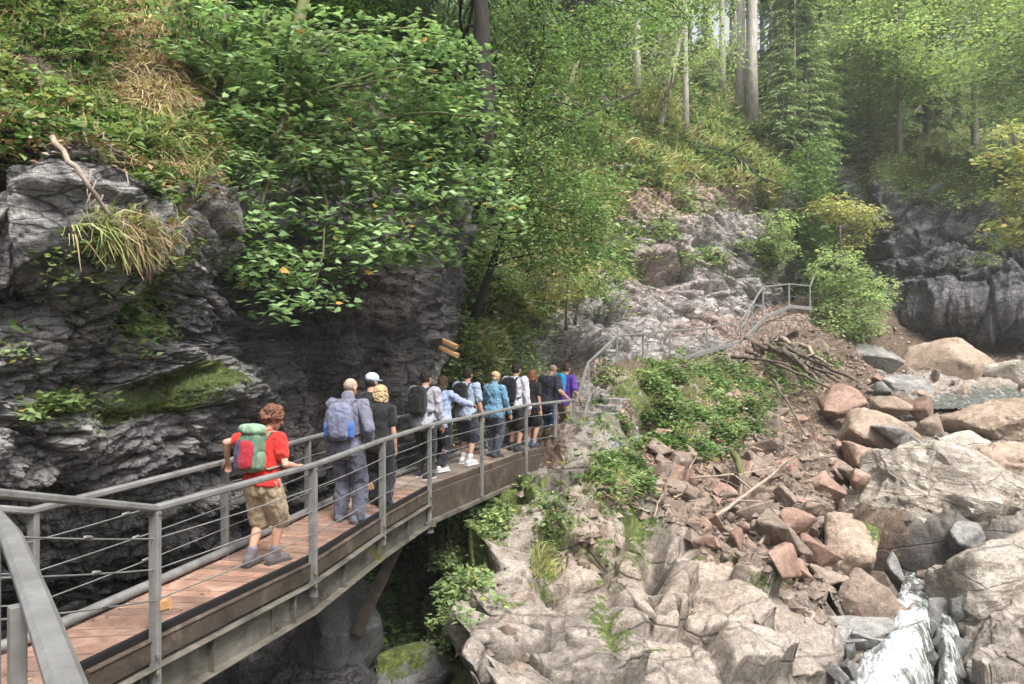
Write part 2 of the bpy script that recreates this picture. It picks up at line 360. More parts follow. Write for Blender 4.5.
SHEETS = {}; LAST = {}
def sheet(name, pxs, pys, D, step, disp, mat, attrs=None, crest=None, maxseg=None):
    """rock sheet through hand-set points (bearing, height angle, distance), then displaced in world space"""
    D = np.asarray(D, float)
    if D.shape != (len(pys), len(pxs)): raise ValueError(name + str(D.shape) + str((len(pys), len(pxs))))
    nx = int((pxs[-1] - pxs[0]) / step * RES); ny = int((pys[-1] - pys[0]) / step * RES)
    X = np.linspace(pxs[0], pxs[-1], nx); Y = np.linspace(pys[0], pys[-1], ny)
    A = hermite(pxs, D, X)            # rows x nx
    A = hermite(pys, A.T, Y).T        # ny x nx
    PX, PY = np.meshgrid(X, Y)
    if crest is not None:             # crest line: image height of the first row per column
        top = np.interp(X, crest[0], crest[1]); t = (PY - pys[0]) / (pys[-1] - pys[0])
        PY = top[None, :] + t * (pys[-1] - top[None, :])
    pos = np.stack([(PX - CX) / F * A, A, (CY - PY) / F * A], -1)
    def nrm(p):
        du = np.gradient(p, axis=1); dv = np.gradient(p, axis=0); n = np.cross(dv, du); n /= np.linalg.norm(n, axis=-1, keepdims=True) + 1e-9
        s = -(n * p).sum(-1, keepdims=True); return n * np.sign(np.where(s == 0, 1, s))
    n = nrm(pos)
    q = pos.reshape(-1, 3).astype(np.float32); px = PX.ravel(); py = PY.ravel()
    # the direction of displacement is smoothed so that it does not fold
    k = 9
    ns = n.copy()
    for ax in (0, 1):
        pad = [(0, 0)] * 3; pad[ax] = (k, k); c = np.cumsum(np.pad(ns, pad, mode='edge'), axis=ax)
        ns = (np.take(c, range(2*k, c.shape[ax]), axis=ax) - np.take(c, range(0, c.shape[ax] - 2*k), axis=ax)) / (2*k)
    ns /= np.linalg.norm(ns, axis=-1, keepdims=True) + 1e-9
    LAST.clear(); off = disp(q, px, py, ns.reshape(-1, 3))
    q2 = q + (ns.reshape(-1, 3) * off[:, None] if off.ndim == 1 else off)
    idx = np.arange(nx * ny).reshape(ny, nx)
    fc = np.stack([idx[:-1, :-1], idx[1:, :-1], idx[1:, 1:], idx[:-1, 1:]], -1).reshape(-1, 4)
    at = {a: np.clip(f(q, px, py), 0, 1) for a, f in (attrs or {}).items()}
    for a in ('moss', 'soil', 'dark', 'warm'):
        at.setdefault(a, np.zeros(len(q)))
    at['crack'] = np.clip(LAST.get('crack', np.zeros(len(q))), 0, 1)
    o = npmesh(name, q2, fc, mat, smooth=True, attrs=at); tag(o, kind='structure')
    n2 = nrm(q2.reshape(ny, nx, 3)).reshape(-1, 3); px = q2[:, 0] / q2[:, 1] * F + CX; py = CY - q2[:, 2] / q2[:, 1] * F
    SHEETS[name] = dict(pos=q2, n=n2, px=px, py=py, obj=o, nx=nx, ny=ny, X=X, Y=Y)
    return o

def surf(name, px, py):
    """surface point of a sheet under a bearing (only for sheets without crest)"""
    s = SHEETS[name]; i = int(np.clip(np.searchsorted(s['X'], px), 0, s['nx'] - 1)); j = int(np.clip(np.searchsorted(s['Y'], py), 0, s['ny'] - 1))
    return Vector(s['pos'][j * s['nx'] + i].tolist()), Vector(s['n'][j * s['nx'] + i].tolist())
def near(name, px, py):
    s = SHEETS[name]; i = int(np.argmin((s['px'] - px) ** 2 + (s['py'] - py) ** 2)); return Vector(s['pos'][i].tolist()), Vector(s['n'][i].tolist())

# --- left cliff
cx = [-300, -150, -40, 0, 60, 120, 170, 215, 250, 300, 350, 395, 425, 442, 452, 470]
cy = [-160, -60, 0, 60, 110, 150, 175, 200, 250, 300, 340, 400, 460, 520, 570, 620, 684, 800]
#      -300 -150 -40   0    60   120  170  215  250  300  350  395  425  442  452  470
CL = [[14,  15,  17,  18,  19,  20,  20,  20,  20,  20,  21,  22,  23,  24,  26,  30],
      [9,   10,  12.5,13,  14,  14.5,15,  16,  16.5,17,  18,  19,  20,  21,  23,  28],
      [7,   8,   10,  10.6,11.4,12,  12.6,14,  15,  15.5,16,  17,  18,  19,  21,  26],
      [6,   7,   8.8, 9.3, 10,  10.6,11,  12.6,14,  14.8,15.2,16,  17,  18,  20,  25],
      [5.4, 6.3, 7.8, 8.2, 9.0, 9.5, 9.7, 11,  13.4,14.4,14.8,15.4,16.4,17.5,19.5,24],
      [5.0, 5.8, 7.0, 7.3, 8.2, 8.8, 9.1, 10.2,12.8,14,  14.4,15,  16,  17.2,19,  23],
      [4.9, 5.6, 6.6, 6.9, 7.4, 8.4, 8.9, 10.0,12.6,13.7,14.2,14.8,15.8,17,  18.8,22],
      [4.9, 5.5, 6.5, 6.8, 7.2, 8.6, 9.3, 10.3,12.2,13.4,14.0,14.6,15.6,16.8,18.6,21.5],
      [4.9, 5.5, 6.5, 6.7, 7.0, 7.8, 8.7, 10.0,11.6,13.0,13.8,14.4,15.3,16.4,18.2,21],
      [5.0, 5.7, 6.9, 7.2, 7.4, 7.9, 8.8, 10.0,11.3,12.7,13.5,14.2,15.1,16.0,17.8,20.5],
      [4.8, 5.4, 6.4, 6.8, 7.3, 8.0, 9.1, 10.1,11.1,12.4,13.3,14.2,15.2,16.0,17.5,20],
      [4.8, 5.3, 6.4, 6.8, 7.4, 8.0, 8.8, 9.8, 10.7,12.1,13.1,14.4,15.4,16.2,17.5,20],
      [4.8, 5.3, 6.4, 6.9, 7.6, 8.1, 8.8, 9.7, 10.6,12.0,13.2,14.6,15.8,16.6,17.8,20],
      [4.9, 5.5, 6.8, 7.4, 8.2, 8.8, 9.5, 10.3,11.2,12.6,13.8,15.2,16.2,17,  18,  20],
      [5.0, 5.8, 7.2, 7.8, 8.6, 9.4, 10.4,11.4,12.6,14,  15,  16,  17,  17.5,18.5,20],
      [5.0, 5.8, 7.2, 7.8, 8.6, 9.4, 10.4,11.2,11.8,12.2,13.0,14.4,16,  17,  18,  19],
      [4.8, 5.4, 6.6, 7.1, 7.8, 8.4, 9.0, 9.6, 9.9, 10.2,10.8,12.0,13.6,14.6,15.5,16.5],
      [4,   4.6, 5.4, 5.7, 6.1, 6.5, 6.9, 7.2, 7.5, 7.8, 8.2, 9.2, 10.4,11,  11.5,12]]
def rot(q, ax, a):
    c, s = math.cos(R(a)), math.sin(R(a)); o = q.copy(); i, j = {'y': (0, 2), 'x': (1, 2), 'z': (0, 1)}[ax]
    o[:, i] = q[:, i] * c - q[:, j] * s; o[:, j] = q[:, i] * s + q[:, j] * c; return o
def d_cliff(q, px, py, n):
    r = rot(q, 'y', -10); w = np.stack([perlin(q * 0.7, 5), perlin(q * 0.7, 6), perlin(q * 0.7, 7)], 1)
    a = r * [0.55, 0.55, 1.6] + w * 0.5
    big = fbm(a, 3, 1, ridged=True) * 0.20
    st = fbm(r * [1.2, 1.2, 5.0] + w * 0.5, 6, 11, 0.6, ridged=True) * 0.085
    f1, f2, cid, _ = voronoi(r * [1.3, 1.3, 2.8] + w * 0.45, 2); g1, g2, cid2, _ = voronoi(r * [3.8, 3.8, 9.0] + w * 0.9, 12)
    e1, e2 = f2 - f1, g2 - g1
    blk = -0.10 * np.exp(-(e1 / 0.045) ** 2) + ((cid & np.uint32(255)) / 255.0 - 0.5) * 0.26 * sstep(0.0, 0.06, e1)
    blk = blk + ((cid2 & np.uint32(255)) / 255.0 - 0.5) * 0.075 * sstep(0.0, 0.08, e2) - 0.03 * np.exp(-(e2 / 0.05) ** 2)
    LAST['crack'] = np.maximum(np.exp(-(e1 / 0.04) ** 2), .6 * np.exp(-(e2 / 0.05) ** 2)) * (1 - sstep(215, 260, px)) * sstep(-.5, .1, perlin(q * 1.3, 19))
    fine = fbm(r * [6, 6, 15] + w, 4, 21, 0.65, ridged=True) * 0.022
    wall = sstep(215, 260, px)                     # smoother, vertically fluted wall
    flute = fbm(q * [2.2, 2.2, 0.5], 4, 31) * 0.16
    led = 0.5 * blobs(px, py, [(150, 80, 26, 24, 1)]) - 0.9 * blobs(px, py, [(205, 60, 16, 60, .8), (170, 128, 40, 7, .8), (120, 10, 14, 30, .5)])
    led += 0.55 * blobs(px, py, [(70, 235, 70, 40, 1), (175, 235, 50, 26, .7), (60, 345, 90, 28, .5), (200, 395, 55, 22, 0.8), (90, 425, 70, 18, .5), (270, 600, 80, 18, .3)])
    led -= 0.6 * blobs(px, py, [(40, 303, 60, 7, 1), (150, 190, 20, 10, .8), (235, 290, 30, 60, .7), (140, 385, 60, 8, .5), (60, 480, 90, 10, .7), (200, 470, 50, 14, .6), (245, 200, 22, 50, 1.3)])
    out = big * (1 - .4 * wall) + (st + blk) * (1 - 0.86 * wall) + fine * (1 - .3 * wall) + (flute * 1.4 + fbm(q * [3.5, 3.5, 1.6] + w * .8, 5, 35, .6, ridged=True) * .06) * wall + led
    veg = 1 - sstep(140, 185, py + 20 * perlin(q * 0.8, 40))
    return out * (1 - 0.5 * veg)
vegL = lambda q, px, py: (1 - sstep(150, 184, py + 45 * perlin(q * 0.9, 40) - 25 * sstep(110, 150, px) * sstep(260, 210, px)))
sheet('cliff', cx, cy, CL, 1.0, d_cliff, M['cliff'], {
    'soil': lambda q, px, py: vegL(q, px, py) * (0.9 - 0.5 * sstep(230, 300, px)) + blobs(px, py, [(195, 195, 60, 16, .7), (150, 240, 40, 30, .5), (110, 60, 100, 60, .4)]),
    'moss': lambda q, px, py: 0.35 * vegL(q, px, py) * (1 - sstep(230, 300, px)) + blobs(px, py, [(165, 385, 32, 12, 1.0), (120, 405, 50, 10, .8), (200, 150, 60, 14, .6), (415, 625, 30, 50, .9), (270, 560, 60, 20, .35), (150, 255, 40, 20, .4), (330, 560, 60, 20, .3), (240, 590, 40, 20, .3), (90, 410, 40, 8, .6)]),
    'dark': lambda q, px, py: np.clip(0.95 * sstep(200, 245, px) * (1 - 0.35 * sstep(330, 400, px)) * sstep(160, 230, py) + 0.9 * sstep(480, 560, py) * (1 - 0.4 * sstep(600, 650, py) * sstep(270, 330, px)) + blobs(px, py, [(150, 340, 70, 40, .35), (40, 305, 70, 10, .6), (330, 100, 110, 120, .7)]) + 0.5 * perlin(q * 1.2, 77) * sstep(200, 240, px), 0, 0.95),  # dark wet wall rock, with wall and gully shade painted in
    'warm': lambda q, px, py: blobs(px, py, [(370, 300, 40, 90, .4), (300, 420, 50, 60, .2)]),
})

# --- middle slope and pale outcrop up to the wood
bx = [370, 430, 480, 520, 560, 600, 650, 700, 750, 785, 805, 830, 870]
by = [45, 75, 120, 160, 190, 215, 240, 280, 310, 350, 400, 450, 520]
#      370 430 480  520 560  600  650  700  750  785  805  830  870
BL = [[40, 42, 46,  50, 56,  62,  70,  80,  85,  90,  95,  100, 100],
      [33, 34, 36,  40, 44,  49,  54,  58,  62,  66,  72,  78,  80],
      [29, 30, 31,  33, 36,  39,  42,  44.5,47,  50,  56,  60,  64],
      [27, 27, 28,  29, 31.5,34,  36.5,38.5,40.5,43,  48,  54,  58],
      [25, 25, 26,  27, 29,  31.5,34,  36, 37.5,40,  45,  51,  55],
      [24, 24, 24.5,25.5,27.5,30, 32.5,34.6,36, 38.5,44,  49,  52],
      [23, 23, 23.5,24.5,26.5,29, 31.5,33.6,35, 37,  43,  47,  50],
      [20, 20.5,21.5,22.8,24.8,27,30,  32.4,33.8,35.5,40, 44,  46],
      [18.5,18.8,20, 21.6,23.4,25.4,28.6,31,33.2,34.5,37,  41,  43],
      [17, 17.2,18.4,20, 21.5,23.2,25.6,28.6,31.5,33.5,35.5,37,  39],
      [16, 16.4,17.2,18.3,19.4,20.3,22,  24, 27,  30,  32,  33,  34],
      [15.6,15.8,16.3,17,17.8,18,  18.8,20.4,23, 25,  27,  28,  29],
      [15, 15, 15.4, 16, 16,  16,  16.5,17.5,19, 21,  22,  23,  24]]
soilB = lambda q, px, py: 1.1 * (1 - sstep(-6, 12, py - np.interp(px, [370, 470, 520, 580, 610, 640, 700, 770, 800, 870], [500, 420, 320, 290, 215, 182, 172, 205, 150, 150]) + 22 * perlin(q * 0.35, 41)))
def d_out(q, px, py, n):
    r = rot(q, 'y', 28); w = np.stack([perlin(q * 0.35, 5), perlin(q * 0.35, 6), perlin(q * 0.35, 7)], 1)
    f1, f2, cid, cen = voronoi(r * [0.22, 0.4, 0.9] + w * 0.5, 3); g1, g2, cid2, _ = voronoi(r * [0.8, 1.0, 2.8] + w * 0.8, 4)
    blk = ((cid & np.uint32(255)) / 255.0 - 0.5) * 0.42 * sstep(0, 0.06, f2 - f1) - 0.2 * np.exp(-((f2 - f1) / 0.06) ** 2)
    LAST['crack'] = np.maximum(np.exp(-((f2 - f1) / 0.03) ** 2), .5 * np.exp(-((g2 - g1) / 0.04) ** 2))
    blk2 = ((cid2 & np.uint32(255)) / 255.0 - 0.5) * 0.30 * sstep(0, 0.06, g2 - g1) - 0.12 * np.exp(-((g2 - g1) / 0.06) ** 2)
    f = fbm(r * [0.5, 0.6, 2.6], 5, 9, 0.55, ridged=True) * 0.15 + fbm(r * [1.3, 1.3, 5.0] + w * .6, 4, 19, 0.6, ridged=True) * 0.06 + fbm(q * 3, 3, 15) * 0.06
    so = np.clip(soilB(q, px, py), 0, 1)
    led = -1.7 * blobs(px, py, [(747, 205, 24, 7, 1), (575, 372, 26, 9, .8), (620, 352, 22, 5, .5), (650, 318, 24, 4, .5), (700, 290, 24, 4, .5), (600, 322, 14, 4, .5), (668, 278, 20, 7, 1), (645, 268, 16, 6, .8), (703, 246, 10, 5, .8), (560, 340, 20, 6, .5), (735, 275, 14, 4, .6), (795, 300, 18, 30, .6)]) \
          + 0.9 * blobs(px, py, [(740, 195, 35, 8, 1), (700, 225, 30, 12, .6), (575, 352, 40, 8, .8), (660, 255, 40, 10, .6)])
    return (blk + blk2 + f) * (1 - 0.85 * so) + so * fbm(q * 0.5, 4, 55) * 0.5 + led
sheet('rock_slope', bx, by, BL, 1.0, d_out, M['outcrop'], {
    'soil': lambda q, px, py: soilB(q, px, py) + blobs(px, py, [(680, 195, 70, 16, .4), (500, 300, 70, 60, .6)]),
    'moss': lambda q, px, py: 0.5 * soilB(q, px, py) + blobs(px, py, [(620, 240, 30, 25, .6), (690, 215, 50, 14, .5), (590, 300, 30, 20, .4), (775, 240, 25, 30, .8), (500, 340, 60, 40, .3), (720, 260, 30, 10, .3)]),
    'warm': lambda q, px, py: blobs(px, py, [(660, 200, 70, 25, .8), (640, 270, 50, 25, .5), (740, 190, 30, 10, .8), (730, 330, 60, 14, .6)]),
    'dark': lambda q, px, py: 0.1 + blobs(px, py, [(560, 370, 30, 30, .4), (600, 330, 40, 20, .2), (795, 270, 18, 60, .7), (480, 440, 60, 20, .4)]) * 1.0 - 0.1 * sstep(600, 660, px),
}, crest=([370, 500, 600, 660, 700, 760, 800, 870], [-60, -40, 10, 40, 52, 62, 60, 70]))

# --- lower slope, rockfall and bedrock down to the stream
gx = [370, 410, 440, 480, 530, 580, 640, 700, 760, 810, 860, 920, 980, 1060, 1200, 1400]
gy = [300, 330, 352, 372, 400, 430, 470, 510, 560, 620, 684, 800, 950]
#      370 410 440  480  530  580  640  700  760  810  860  920  980 1060 1200 1400
GL = [[35, 35, 35, 35, 35, 35, 36, 37.5, 38.0, 36.8, 39, 42, 43, 43, 42, 40],
      [30.5, 30.5, 30.5, 30.5, 30.5, 30.0, 31.0, 34.0, 33.4, 33.6, 36, 39.5, 40, 40, 38, 36],
      [24, 24, 24, 26.6, 26.1, 25.6, 26.6, 30.1, 30, 31.2, 34, 37, 37.5, 37, 34, 32],
      [22, 22, 22, 22, 21.5, 21, 21.2, 25, 28.5, 31, 33, 34.5, 34.5, 34, 30, 27],
      [20, 20, 20, 20, 19.8, 19.6, 19.3, 21.8, 25, 27.5, 29, 30.5, 31, 30, 26, 23],
      [21, 19.0, 18, 17.8, 17.2, 16.3, 17.6, 19.3, 21.2, 23.2, 24.8, 26.2, 26.5, 25.5, 22, 19],
      [20, 18.0, 17, 16.2, 15.4, 15.0, 15.9, 17, 18, 19, 20, 21, 21.3, 20.5, 17.5, 15],
      [20, 17.8, 16, 14.0, 13.2, 13.4, 14.2, 14.8, 15.4, 16, 17, 17.6, 17.5, 16.8, 14.5, 12],
      [19, 16.6, 14.6, 11.9, 11.6, 11.8, 12.2, 12.5, 12.9, 13.8, 15, 15.8, 14.6, 13.6, 11.8, 10],
      [17, 14.6, 12.4, 10.0, 9.7, 9.8, 10.1, 10.5, 11.0, 12.0, 13.4, 14.0, 12.4, 11.4, 9.8, 8.5],
      [15, 12.6, 10.6, 8.7, 8.3, 8.4, 8.7, 9.1, 9.6, 10.4, 11.7, 11.9, 10.8, 9.8, 8.3, 7.3],
      [12.5, 10.2, 8.6, 7.0, 6.6, 6.7, 7.0, 7.2, 7.6, 8.2, 9.1, 9.2, 8.5, 7.8, 6.8, 6],
      [10.5, 8.2, 6.8, 5.6, 5.3, 5.4, 5.6, 5.8, 6.1, 6.5, 7.0, 7.0, 6.6, 6.1, 5.4, 5]]
rockC = lambda q, px, py: sstep(-14, 14, py - np.interp(px, [370, 420, 480, 560, 600, 650, 700, 780, 830, 860, 1400], [470, 470, 470, 470, 485, 500, 552, 572, 600, 640, 640]) + 14 * perlin(q * 0.9, 42))
def d_low(q, px, py, n):
    rk = rockC(q, px, py)
    w = np.stack([perlin(q * 0.8, 5), perlin(q * 0.8, 6), perlin(q * 0.8, 7)], 1)
    r = rot(q, 'z', 25); w2 = np.stack([perlin(q * 3.5, 15), perlin(q * 3.5, 16), perlin(q * 3.5, 17)], 1)
    f1, f2, cid, cen = voronoi(r * [0.80, 0.9, 0.8] + w * 0.35 + w2 * .06, 8); g1, g2, cid2, _ = voronoi(r * [2.6, 2.4, 2.2] + w * 0.9 + w2 * .12, 9)
    e = f2 - f1; t = ((cid & np.uint32(1023)) / 1023.0 - 0.5); ta = ((cid >> np.uint32(10)) & np.uint32(1023)) / 1023.0 * 6.283
    lx = r[:, 0] * .8 - cen[:, 0]; ly = r[:, 1] * .9 - cen[:, 1]
    tilt = (lx * np.cos(ta) + ly * np.sin(ta)) * 0.16
    round_ = 0.07 * sstep(0, 0.3, e) + (t * 0.46 + tilt) * sstep(0, 0.045, e) - 0.15 * np.exp(-(e / 0.03) ** 2)
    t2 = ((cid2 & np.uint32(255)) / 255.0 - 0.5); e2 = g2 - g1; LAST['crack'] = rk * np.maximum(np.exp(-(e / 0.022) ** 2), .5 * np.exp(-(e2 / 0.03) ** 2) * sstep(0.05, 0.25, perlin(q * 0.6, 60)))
    crk2 = (t2 * 0.11 * sstep(0, 0.06, e2) - 0.05 * np.exp(-(e2 / 0.035) ** 2)) * sstep(0.0, 0.25, perlin(q * 0.6, 60))
    fn = fbm(q * 1.1, 4, 3) * 0.08 + fbm(q * 6, 4, 13, 0.6) * 0.022
    gul = -0.9 * blobs(px, py, [(655, 560, 12, 28, 1.0), (640, 520, 14, 20, .5), (800, 570, 14, 14, .5), (640, 425, 22, 18, .8)])
    gul -= 0.22 * blobs(px, py, [(552, 560, 9, 50, 1.0), (610, 630, 8, 40, .6)])
    rough = fbm(q * 0.9, 5, 23) * 0.32 + fbm(q * 4, 3, 24, ridged=True) * 0.03
    hump = 0.45 * blobs(px, py, [(600, 500, 40, 18, 1), (540, 520, 40, 20, .6), (580, 450, 30, 30, .8), (570, 520, 22, 14, .8), (640, 395, 30, 20, .5)])
    bed = -1.9 * blobs(px, py, [(900, 548, 50, 18, 1), (975, 548, 50, 14, .9), (850, 505, 12, 20, .5), (905, 470, 40, 12, .5)]) - 0.55 * sstep(850, 885, px) * sstep(575, 610, py) * (1 - sstep(940, 965, px))
    cr_, sr_ = math.cos(R(25)), math.sin(R(25)); ox, oy = lx / .8, ly / .9; vx = cr_ * ox + sr_ * oy; vy = -sr_ * ox + cr_ * oy
    nzz = np.maximum(n[:, 2], .35); slope = -(n[:, 0] / nzz) * vx - (n[:, 1] / nzz) * vy
    flat = -np.clip(slope * .62, -.55, .55) * rk * sstep(0, .03, e)
    sc_ = rk * (round_ + crk2 + fn) + (1 - rk) * rough + gul + hump + bed
    return n * sc_[:, None] + np.stack([0 * flat, 0 * flat, flat], 1)
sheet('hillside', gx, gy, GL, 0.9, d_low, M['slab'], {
    'soil': lambda q, px, py: np.clip(1 - .85 * blobs(px, py, [(745, 322, 55, 16, 1), (700, 350, 40, 8, .6), (622, 405, 22, 40, 1)]), 0, 1) * (1 - rockC(q, px, py)) * (1.0 - 0.9 * sstep(550, 580, px) * (1 - sstep(620, 640, px)) * sstep(395, 420, py)) * (1 - sstep(880, 930, px) * sstep(340, 380, py)) + blobs(px, py, [(480, 560, 26, 50, .5), (560, 570, 18, 40, .3)]),
    'moss': lambda q, px, py: blobs(px, py, [(430, 600, 40, 60, 1.1), (470, 530, 30, 50, .8), (510, 500, 40, 25, .8), (545, 560, 14, 30, .6), (635, 555, 22, 30, .5), (600, 610, 18, 50, .42), (760, 590, 30, 6, .4), (690, 600, 30, 5, .3), (520, 620, 40, 12, .35), (620, 515, 50, 14, .5), (590, 560, 20, 10, .4), (740, 560, 40, 8, .45), (650, 640, 40, 6, .35), (620, 510, 30, 12, .5), (560, 540, 20, 15, .4), (700, 400, 60, 50, .45), (625, 410, 22, 30, .6), (610, 650, 14, 40, .4), (440, 650, 30, 50, .7), (800, 575, 20, 10, .4)]),
    'dark': lambda q, px, py: 0.9 * (1 - sstep(435, 480, px)) * sstep(440, 480, py) + blobs(px, py, [(905, 545, 70, 34, 1.3), (985, 548, 60, 24, 1.2), (655, 560, 14, 30, .5), (560, 570, 12, 40, .2), (640, 420, 24, 20, .7), (590, 440, 36, 40, .35), (560, 400, 60, 30, .3), (500, 480, 60, 12, .7), (545, 500, 40, 12, .4), (920, 590, 60, 40, .4), (985, 430, 60, 40, .5)]),  # shade painted under the huge boulder and the bridge, plus greyer rock
    'warm': lambda q, px, py: 0.5 * (1 - rockC(q, px, py)) * sstep(640, 700, px) * sstep(880, 830, px) + blobs(px, py, [(600, 560, 60, 30, .25), (720, 600, 80, 50, .2)]),
})

# --- dark cliff across the gorge
dx = [800, 840, 862, 880, 910, 950, 1000, 1060, 1140, 1300]
dy = [150, 175, 195, 220, 250, 280, 305, 325, 345, 365, 400]
#      800 840 862  880  910  950  1000 1060 1140 1300
DL = [[60, 58, 56,  54,  54,  54,  53,  51,  48,  44],
      [56, 53, 50,  47,  46,  46,  45,  44,  42,  39],
      [54, 50, 46,  43.5,42.5,42, 41,  40,  38,  35],
      [53, 49, 44.5,42.4,41.4,40.5,39,38,  36,  33],
      [52, 48, 44,  42,  40.8,39.4,38,36.6,35, 32],
      [51, 47, 43.5,41.6,40.2,38.6,37.2,36,34.4,31.5],
      [50, 46, 43.5,42, 40.2,38.8,37.8,36.8,35, 32],
      [49, 46, 44.5,43, 42.5,42.5,42.5,42,40, 36],
      [48, 45, 44.5,44, 44,  45,  46, 46, 44, 40],
      [46, 44, 43.5,43, 43.5,44.5,46, 46, 44, 40],
      [42, 41, 41,  41, 41,  42,  43, 42, 40, 37]]
def d_far(q, px, py, n):
    r = rot(q, 'y', -35); w = np.stack([perlin(q * 0.25, 5), perlin(q * 0.25, 6), perlin(q * 0.25, 7)], 1)
    a = fbm(r * [0.22, 0.22, 0.7] + w * 0.7, 5, 71, 0.55, ridged=True) * 0.75
    f1, f2, cid, _ = voronoi(r * [0.35, 0.35, 0.8] + w * 0.9, 5)
    led = 1.3 * blobs(px, py, [(935, 215, 40, 16, .6), (900, 245, 20, 16, .7), (985, 300, 80, 10, 1.0)]) - 1.5 * blobs(px, py, [(865, 200, 8, 40, 1.3), (885, 320, 14, 24, .8)])
    return a - 0.35 * np.exp(-((f2 - f1) / 0.06) ** 2) + ((cid & np.uint32(255)) / 255.0 - 0.5) * 0.8 * sstep(0, .2, f2 - f1) + fbm(q * 1.6, 4, 72) * 0.14 + led
sheet('cliff_far', dx, dy, DL, 0.9, d_far, M['farcliff'], {
    'soil': lambda q, px, py: 1 - sstep(-6, 8, py - np.interp(px, [800, 862, 880, 960, 1024, 1300], [160, 175, 186, 208, 200, 190]) + 6 * perlin(q * 0.4, 44)),
    'moss': lambda q, px, py: 0.7 * (1 - sstep(-6, 14, py - np.interp(px, [800, 862, 880, 960, 1024, 1300], [160, 180, 190, 212, 204, 190]))) + blobs(px, py, [(1000, 345, 60, 8, .3)]),
    'dark': lambda q, px, py: 0.25 + 0.6 * sstep(300, 325, py + 6 * perlin(q * 0.5, 9)) + blobs(px, py, [(870, 300, 20, 60, .4), (1000, 250, 60, 50, .35)]),
})

# --- wooded slope above that cliff
ex = [740, 800, 850, 900, 960, 1024, 1120, 1300]
ey = [60, 90, 120, 150, 175, 200, 215]
EL = [[120, 120, 120, 118, 112, 105, 95, 85],
      [100, 98, 95, 92, 88, 84, 78, 70],
      [85, 80, 76, 72, 70, 67, 62, 56],
      [72, 66, 62, 58, 57, 55, 52, 47],
      [66, 59, 53, 49, 48, 47, 45, 40],
      [62, 55, 49, 45, 44, 43, 40.5, 36],
      [60, 54, 48, 44.5, 43.5, 42.5, 40, 35.5]]
sheet('wooded_slope', ex, ey, EL, 2.0, lambda q, px, py, n: fbm(q * 0.25, 4, 81) * 0.8, M['farcliff'], {
    'soil': lambda q, px, py: np.ones_like(px) * 0.9, 'moss': lambda q, px, py: 0.35 + 0.5 * perlin(q * 0.2, 82)})

# --- ground sheet far below and around everything, and an added unseen cliff that blocks low light
def ground():
    n = 90; xs = np.linspace(-1, 1, n); X, Y = np.meshgrid(xs, xs); X = np.sign(X) * X**2 * 400; Y = np.sign(Y) * Y**2 * 400 + 20
    q = np.stack([X.ravel(), Y.ravel(), np.zeros(n*n)], 1); z = -12 + fbm(q * 0.02, 3, 91) * 2
    q[:, 2] = z; idx = np.arange(n*n).reshape(n, n); fc = np.stack([idx[:-1, :-1], idx[:-1, 1:], idx[1:, 1:], idx[1:, :-1]], -1).reshape(-1, 4)
    tag(npmesh('ground', q, fc, M['farcliff'], smooth=True, attrs={'soil': np.ones(n*n), 'moss': np.full(n*n, 0.5), 'dark': np.zeros(n*n), 'warm': np.zeros(n*n)}), kind='structure')
    # unseen cliff added right of and behind the viewer to block low sky light
    nu, nv = 120, 50; u = np.linspace(0, 1, nu); v = np.linspace(0, 1, nv); U, V = np.meshgrid(u, v)
    a = R(-5) + U * R(215); rad = np.interp(U, [0, .25, .6, 1], [34, 24, 20, 13]) + V ** 1.3 * 16
    X = np.sin(a + R(55)) * rad; Y = np.cos(a + R(55)) * rad * 1.0; Z = -11 + V * np.interp(U, [0, .3, .7, 1], [14, 20, 22, 20])
    q = np.stack([X.ravel(), Y.ravel(), Z.ravel()], 1); nn = np.stack([-np.sin(a + R(55)).ravel(), -np.cos(a + R(55)).ravel(), np.full(nu*nv, .4)], 1)
    q = q + nn * (fbm(q * 0.2, 4, 92, ridged=True) * 0.8)[:, None]
    idx = np.arange(nu*nv).reshape(nv, nu); fc = np.stack([idx[:-1, :-1], idx[:-1, 1:], idx[1:, 1:], idx[1:, :-1]], -1).reshape(-1, 4)
    tag(npmesh('unseen_blocking_cliff', q, fc, M['farcliff'], smooth=True, attrs={'soil': V.ravel() * 1.2 - .3, 'moss': V.ravel(), 'dark': np.zeros(nu*nv), 'warm': np.zeros(nu*nv)}), kind='structure')
ground()
# ------------------------------------------------------------------ footbridge
DZ = -2.28
EDGE = [(-2.98, 4.0), (-2.98, 5.15), (-2.80, 5.72), (-2.12, 7.69), (-1.75, 9.65), (-1.33, 11.4), (-0.60, 13.1), (0.22, 15.0), (1.29, 16.35)]
WID = [1.15, 1.05, .98, .95, .95, .97, 1.05, 1.2, 1.35]
def offs(i, d):
    p = Vector(EDGE[i]); a = Vector(EDGE[max(i-1, 0)]); b = Vector(EDGE[min(i+1, len(EDGE)-1)])
    t = (b - a).normalized(); return Vector((p.x - t.y * d, p.y + t.x * d))
LEFT = [offs(i, WID[i]) for i in range(len(EDGE))]
LEFT[0] = Vector((-4.3, 4.2)); LEFT[1] = Vector((-4.0, 5.0)); LEFT[2] = Vector((-3.62, 5.60))
def lerp(pts, s):
    i = min(int(s), len(pts) - 2); t = s - i; a = Vector(pts[i]); b = Vector(pts[i+1]); return a.lerp(b, t)
br = empty('footbridge', (-1.5, 9.5, DZ), 'steel and timber footbridge with reddish boards and cable railings carrying the walkers', 'footbridge')
def bp(name, parts, mat, smooth=False, parent=None):
    o = mesh_list(name, parts, mat, None, smooth)
    p = parent or br; o.parent = p
    o.matrix_parent_inverse = Matrix.Translation(Vector((-1.5, 9.5, DZ))).inverted(); return o
